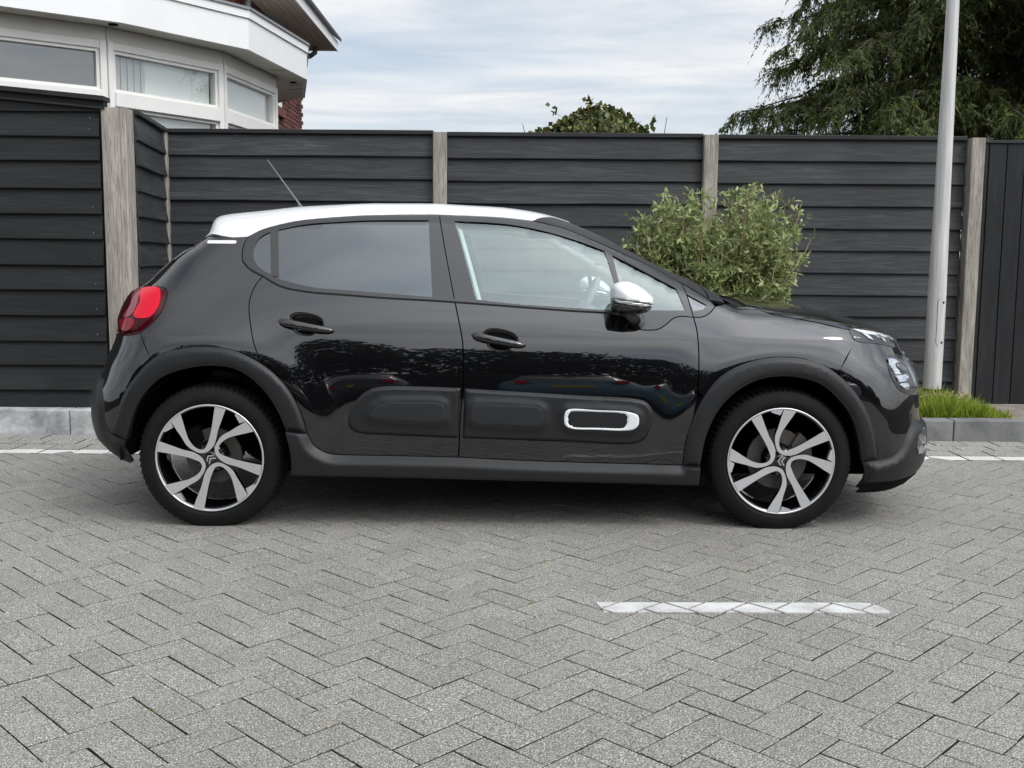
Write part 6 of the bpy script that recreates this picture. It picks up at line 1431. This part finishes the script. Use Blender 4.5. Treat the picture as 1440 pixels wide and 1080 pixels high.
# ---- grey green shrub behind the bonnet
shr = empty('shrub', (1.45, 7.55, 0.095)); tag(shr, 'bushy grey green shrub with tan stems behind the bonnet', 'shrub')
st = MB(); Q = []
def shrub_top(x):   # outline of the plant above the bed
    return float(np.interp(x, [-0.70, -0.60, -0.45, -0.25, -0.08, 0.05, 0.25, 0.45, 0.58, 0.66, 0.72], [1.28, 1.42, 1.56, 1.66, 1.69, 1.60, 1.68, 1.67, 1.52, 1.40, 1.1]))
for k in range(84):
    x1 = rng.uniform(-0.68, 0.60); y1 = rng.uniform(-0.30, 0.30); zt_ = shrub_top(x1)*(1-0.3*rng.random()**1.6)-0.05; x0 = x1*0.55+rng.normal(0, 0.05); y0 = y1*0.4
    P = bez(np.array([x0, y0, 0.0]), np.array([x1, y1, zt_]), 0.0, 12); P[:, 0] += np.linspace(0, 1, 12)*(1-np.linspace(0, 1, 12))*(x1-x0)*-0.6; P[1:-1] += rng.normal(0, 0.010, (10, 3))
    st.tube([tuple(q) for q in P], list(np.linspace(0.0075, 0.003, 12)), 5)
    # leafy side shoots
    for t in np.sort(rng.uniform(0.25, 1.0, 40)):
        i = t*11; i0 = min(int(i), 10); b0 = P[i0]+(P[i0+1]-P[i0])*(i-i0); az = rng.uniform(0, 6.28)
        ds = np.array([math.cos(az)*0.8, math.sin(az)*0.8, rng.uniform(0.1, 0.9)]); ds /= np.linalg.norm(ds); Ls = rng.uniform(0.05, 0.17)*(1.2-0.45*t)
        m_ = 8; tt = np.linspace(0.15, 1, m_)[:, None]; pp = b0+ds*Ls*tt
        dl = ds*0.6+rand_unit(m_)*0.9+np.array([0, 0, 0.1]); ll = rng.uniform(0.028, 0.07, m_); Q.append(leaf_quads(pp, dl, rand_unit(m_)+[0, 0, 0.6], ll, ll*rng.uniform(0.24, 0.42, m_)))
        if rng.random() < 0.4: st.tube([tuple(b0), tuple(b0+ds*Ls)], [0.0025, 0.0015], 4, cap=False)
# an outlying twig on the right
P = bez(np.array([0.52, -0.05, 0.85]), np.array([0.68, -0.08, 1.28]), 0.0, 6); st.tube([tuple(q) for q in P], [0.004]*5+[0.002], 5)
pp = P[rng.integers(1, 6, 46)]+rng.normal(0, 0.02, (46, 3)); ll = rng.uniform(0.03, 0.06, 46); Q.append(leaf_quads(pp, rand_unit(46), rand_unit(46), ll, ll*0.25))
st.build('stems', M_STEM, shr); Q = np.vstack(Q); quads_obj('foliage', Q, len(Q)//4, M_SHRUB, shr)

# ---- low green ground cover by the lamp pole
gx, gy = 3.15, 7.30
n = 5200; t = rng.random(n); px = rng.uniform(-0.36, 0.36, n); py = rng.uniform(-0.16, 0.20, n)
ok = (px/0.37)**2+((py-0.02)/0.20)**2 < 1+0.25*rng.random(n); px, py = px[ok], py[ok]; n = len(px)
hgt = (0.095+0.085*np.clip(1-np.abs(px+0.10)/0.36, 0, 1)+0.03*np.clip(py/0.2, 0, 1))*rng.uniform(0.6, 1.15, n); hgt *= np.where(px > 0.2, 0.72, 1.0)*(1+0.28*np.sin(px*38+py*21)*np.cos(px*17-py*33))
base = np.stack([px, py, np.zeros(n)], 1); lean = rng.normal(0, 0.28, (n, 3)); lean[:, 2] = 1; lean[:, 0] += px*0.6; lean[:, 1] += (py-0.05)*1.2
Q1 = leaf_quads(base, lean, np.stack([rng.normal(0, 0.5, n), -np.ones(n), rng.normal(0, 0.3, n)], 1), hgt, 0.007+0.005*rng.random(n))
gr = quads_obj('ground_cover', Q1+np.tile([gx, gy, 0.095], (len(Q1), 1)), n, M_GRASS); tag(gr, 'clump of fresh bright green leaves by the lamp pole base', 'ground cover', kind='stuff')
n = 520; base = np.stack([rng.uniform(-0.42, 0.42, n)+gx, np.abs(rng.normal(0, 0.05, n))*1.0-0.19+gy, np.full(n, 0.10)+rng.random(n)*0.025], 1)
base2 = np.stack([rng.uniform(-0.26, 0.1, n//2)+gx, rng.uniform(0.0, 0.2, n//2)+gy, 0.22+0.05*rng.random(n//2)], 1)
base = np.vstack([base, base2]); n = len(base); d = rng.normal(0, 1, (n, 3)); d[:, 2] = np.abs(d[:, 2])*0.35
Q2 = leaf_quads(base, d, rand_unit(n)+[0, -0.6, 0.6], rng.uniform(0.02, 0.055, n), 0.006+0.008*rng.random(n)); dr_ = quads_obj('leaf_litter', Q2, n, M_DRY); tag(dr_, 'dry tan leaves scattered along the kerb by the green clump', 'leaves', kind='stuff')
# ---- tufts of moss and grass in the paving joints
Q3 = []
for k in range(420):
    i = int(rng.integers(0, len(spots))); X, Y, rz = spots[i]
    if not (1.9 < Y < 6.2 and abs(X) < 0.55*Y) : continue
    if math.sin(X*2.1+1.3)*math.cos(Y*1.7)+rng.normal(0, 0.5) < 0.35: continue
    e = rng.uniform(-0.8, 0.8)*WB; sd_ = rng.choice([-1, 1])*WB/2; c, q = math.cos(rz), math.sin(rz); m_ = int(rng.integers(5, 16))
    ex = e+rng.normal(0, 0.018, m_); x = X+ex*c-sd_*q+rng.normal(0, 0.0012, m_); y = Y+ex*q+sd_*c+rng.normal(0, 0.0012, m_)
    b_ = np.stack([x, y, np.full(m_, -0.004)], 1); dd = rng.normal(0, 0.6, (m_, 3)); dd[:, 2] = 1; Q3.append(leaf_quads(b_, dd, rand_unit(m_), rng.uniform(0.006, 0.014, m_), rng.uniform(0.003, 0.006, m_)))
Q3 = np.vstack(Q3); ms = quads_obj('joint_moss', Q3, len(Q3)//4, mat_leaf('moss', [(0.0, (0.10, 0.12, 0.02)), (1.0, (0.26, 0.28, 0.06))], 0.8)); tag(ms, 'tiny green moss tufts in the paving joints', 'moss', kind='stuff')

# ------------------------------------------------------------------ across the yard, seen as reflections in the paint: parked cars, hedge, trees
def simple_car(label, x, y, rz, paint, hgt=1.0):
    root = empty('far_parked_car', (x, y, 0), rz); tag(root, label, 'car', 'cars parked across the yard'); root.scale = (1, 1, hgt)
    zs = np.concatenate([np.linspace(0.22, 0.9, 12), np.linspace(0.94, 1.40, 12), np.linspace(1.415, 1.463, 6)]); rows = []; nc = 34
    for z in zs:
        xs = np.linspace(-2.3, 2.3, 2400); y_ = S(xs, np.full_like(xs, z)); ok = np.where(y_ > 0.01)[0]
        x0, x1 = xs[ok[0]], xs[ok[-1]]; t = 0.5-0.5*np.cos(np.linspace(0, math.pi, nc)); xx = x0+(x1-x0)*t; yy = S(xx, np.full_like(xx, z)); yy[0] = yy[-1] = 0
        ring = np.concatenate([np.stack([xx, yy, np.full(nc, z)], 1), np.stack([xx, -yy, np.full(nc, z)], 1)[::-1][1:-1]]); rows.append(ring)
    V = np.vstack(rows); m = len(rows[0]); body, win = [], []
    for i in range(len(zs)-1):
        for k in range(m):
            q = (i*m+k, i*m+(k+1) % m, (i+1)*m+(k+1) % m, (i+1)*m+k); c = V[list(q)].mean(0)
            glass = 1.0 < c[2] < 1.385 and not (abs(c[0]+0.2) < 0.05 and abs(c[1]) > 0.4) and not (-1.28 < c[0] < -1.12 and abs(c[1]) > 0.3) and c[0] < 0.98
            (win if glass else body).append(q)
    body.append(tuple(range((len(zs)-1)*m, len(zs)*m)))
    b = mesh_obj('body', V, body, paint, root, True); wn = mesh_obj('windows', V, win, M_GLOSSBLACK, root, True)
    for xa in (-AX, AX):
        for s in (-1, 1):
            t = MB().lathe([(0.0, s*0.80), (0.20, s*0.80), (0.23, s*0.83), (0.30, s*0.83), (0.312, s*0.80), (0.312, s*0.64), (0.0, s*0.64)], 32, cx=xa, cz=0.312).build('wheel', M_TYRE, root); shade_auto(t, 40)
            MB().lathe([(0.0, s*0.835), (0.19, s*0.835), (0.2, s*0.81)], 24, cx=xa, cz=0.312).build('hub_cap', M_ALU, t)
    ub_ = MB().box(-1.5, 1.6, -0.7, 0.7, 0.15, 0.3).build('underbody', M_DARK, root)
    MB().box(-1.965, -1.945, -0.26, 0.26, 0.60, 0.71).build('number_plate', M_YELLOW, root); MB().box(2.125, 2.14, -0.26, 0.26, 0.45, 0.56).build('number_plate', M_YELLOW, root)
    for s in (-1, 1): MB().box(1.90, 2.0, s*0.62-0.1, s*0.62+0.1, 0.66, 0.76, 0.02).build('headlamp', M_CHROME, root); MB().box(-1.86, -1.74, s*0.60-0.08, s*0.60+0.08, 0.80, 1.0, 0.02).build('tail_lamp', M_RED, root)
    return root
P_BLUE = simple('pale blue car paint', (0.10, 0.24, 0.34), rough=0.3, coat=1.0); P_DARK = simple('dark blue car paint', (0.012, 0.016, 0.03), rough=0.3, coat=1.0); P_GREY = simple('silver car paint', (0.30, 0.31, 0.33), rough=0.3, metal=0.4, coat=1.0)
simple_car('pale blue hatchback parked across the yard, mirrored in the front door', 0.85, -4.6, math.pi/2+math.pi, P_BLUE)
simple_car('dark car parked across the yard, mirrored in the rear door', -1.85, -4.3, math.pi/2+math.pi, P_DARK)
simple_car('silver car parked across the yard, mirrored beside the front wheel arch', 4.9, -5.0, math.pi/2, P_GREY)
simple_car('dark car parked far left across the yard, mirrored by the rear wheel', -5.4, -4.9, math.pi/2, P_DARK)
hd = MB(); n = 26000; px = rng.uniform(-24, 24, n); face = rng.random(n)
py = np.where(face < 0.6, -12.2+rng.normal(0, 0.08, n), rng.uniform(-13.6, -12.2, n)); pz = np.where(face < 0.6, rng.uniform(0.05, 2.15, n), 2.15+rng.normal(0, 0.06, n))
Qh = leaf_quads(np.stack([px, py, pz], 1), rand_unit(n), np.tile([0, 1.0, 0.3], (n, 1))+rng.normal(0, 0.4, (n, 3)), rng.uniform(0.10, 0.2, n), rng.uniform(0.08, 0.14, n))
hedge = empty('hedge', (0, -12.9, 0)); tag(hedge, 'clipped dark hedge across the yard, mirrored in the door paint', 'hedge')
o = quads_obj('foliage', Qh, n, M_HEDGE, hedge); o.location = (0, 12.9, 0)
MB().box(-24, 24, -0.55, 0.6, 0, 2.1).build('inner_branches', M_DARKB, hedge)
for k, x in enumerate((-20, -14.5, -9.6, -4.8, 0.3, 5.2, 10.4, 15.3, 20.5)):
    H_ = (9.0, 10.5, 11.5, 10.5, 8.0, 6.6, 4.8, 4.2, 4.2)[k]; y0 = -16.5+math.sin(k*1.7)*1.0
    t = empty('yard_tree', (x, y0, 0)); tag(t, 'dense green tree across the yard, %s, mirrored in the paint' % ('leftmost of the row', 'second from the left', 'third from the left', 'fourth from the left', 'middle of the row', 'fourth from the right', 'third from the right', 'second from the right', 'rightmost of the row')[k], 'tree', 'trees across the yard')
    n = int(500*H_); u = rand_unit(n)*(0.55+0.45*rng.random((n, 1))**0.5); lump = 1+0.16*np.sin(3*u[:, :1]+k)+0.12*np.cos(4*u[:, 2:3]+k)
    p = u*np.array([3.1, 2.4, H_*0.42])*lump+[0, 0, H_*0.60]
    Qt = leaf_quads(p, rand_unit(n), u+rand_unit(n)*0.5, rng.uniform(0.25, 0.5, n), rng.uniform(0.2, 0.35, n)); quads_obj('crown', Qt, n, M_HEDGE, t)
    tm = MB().tube([(0, 0, 0), (0.1, 0, H_*0.3), (0, 0.1, H_*0.75)], [0.22, 0.16, 0.06], 8)
    for a in range(5): tm.tube([(0, 0, H_*0.35), (math.cos(a*1.26)*1.5, math.sin(a*1.26)*1.2, H_*0.62)], [0.09, 0.03], 5)
    tm.build('trunk', M_BARK, t)
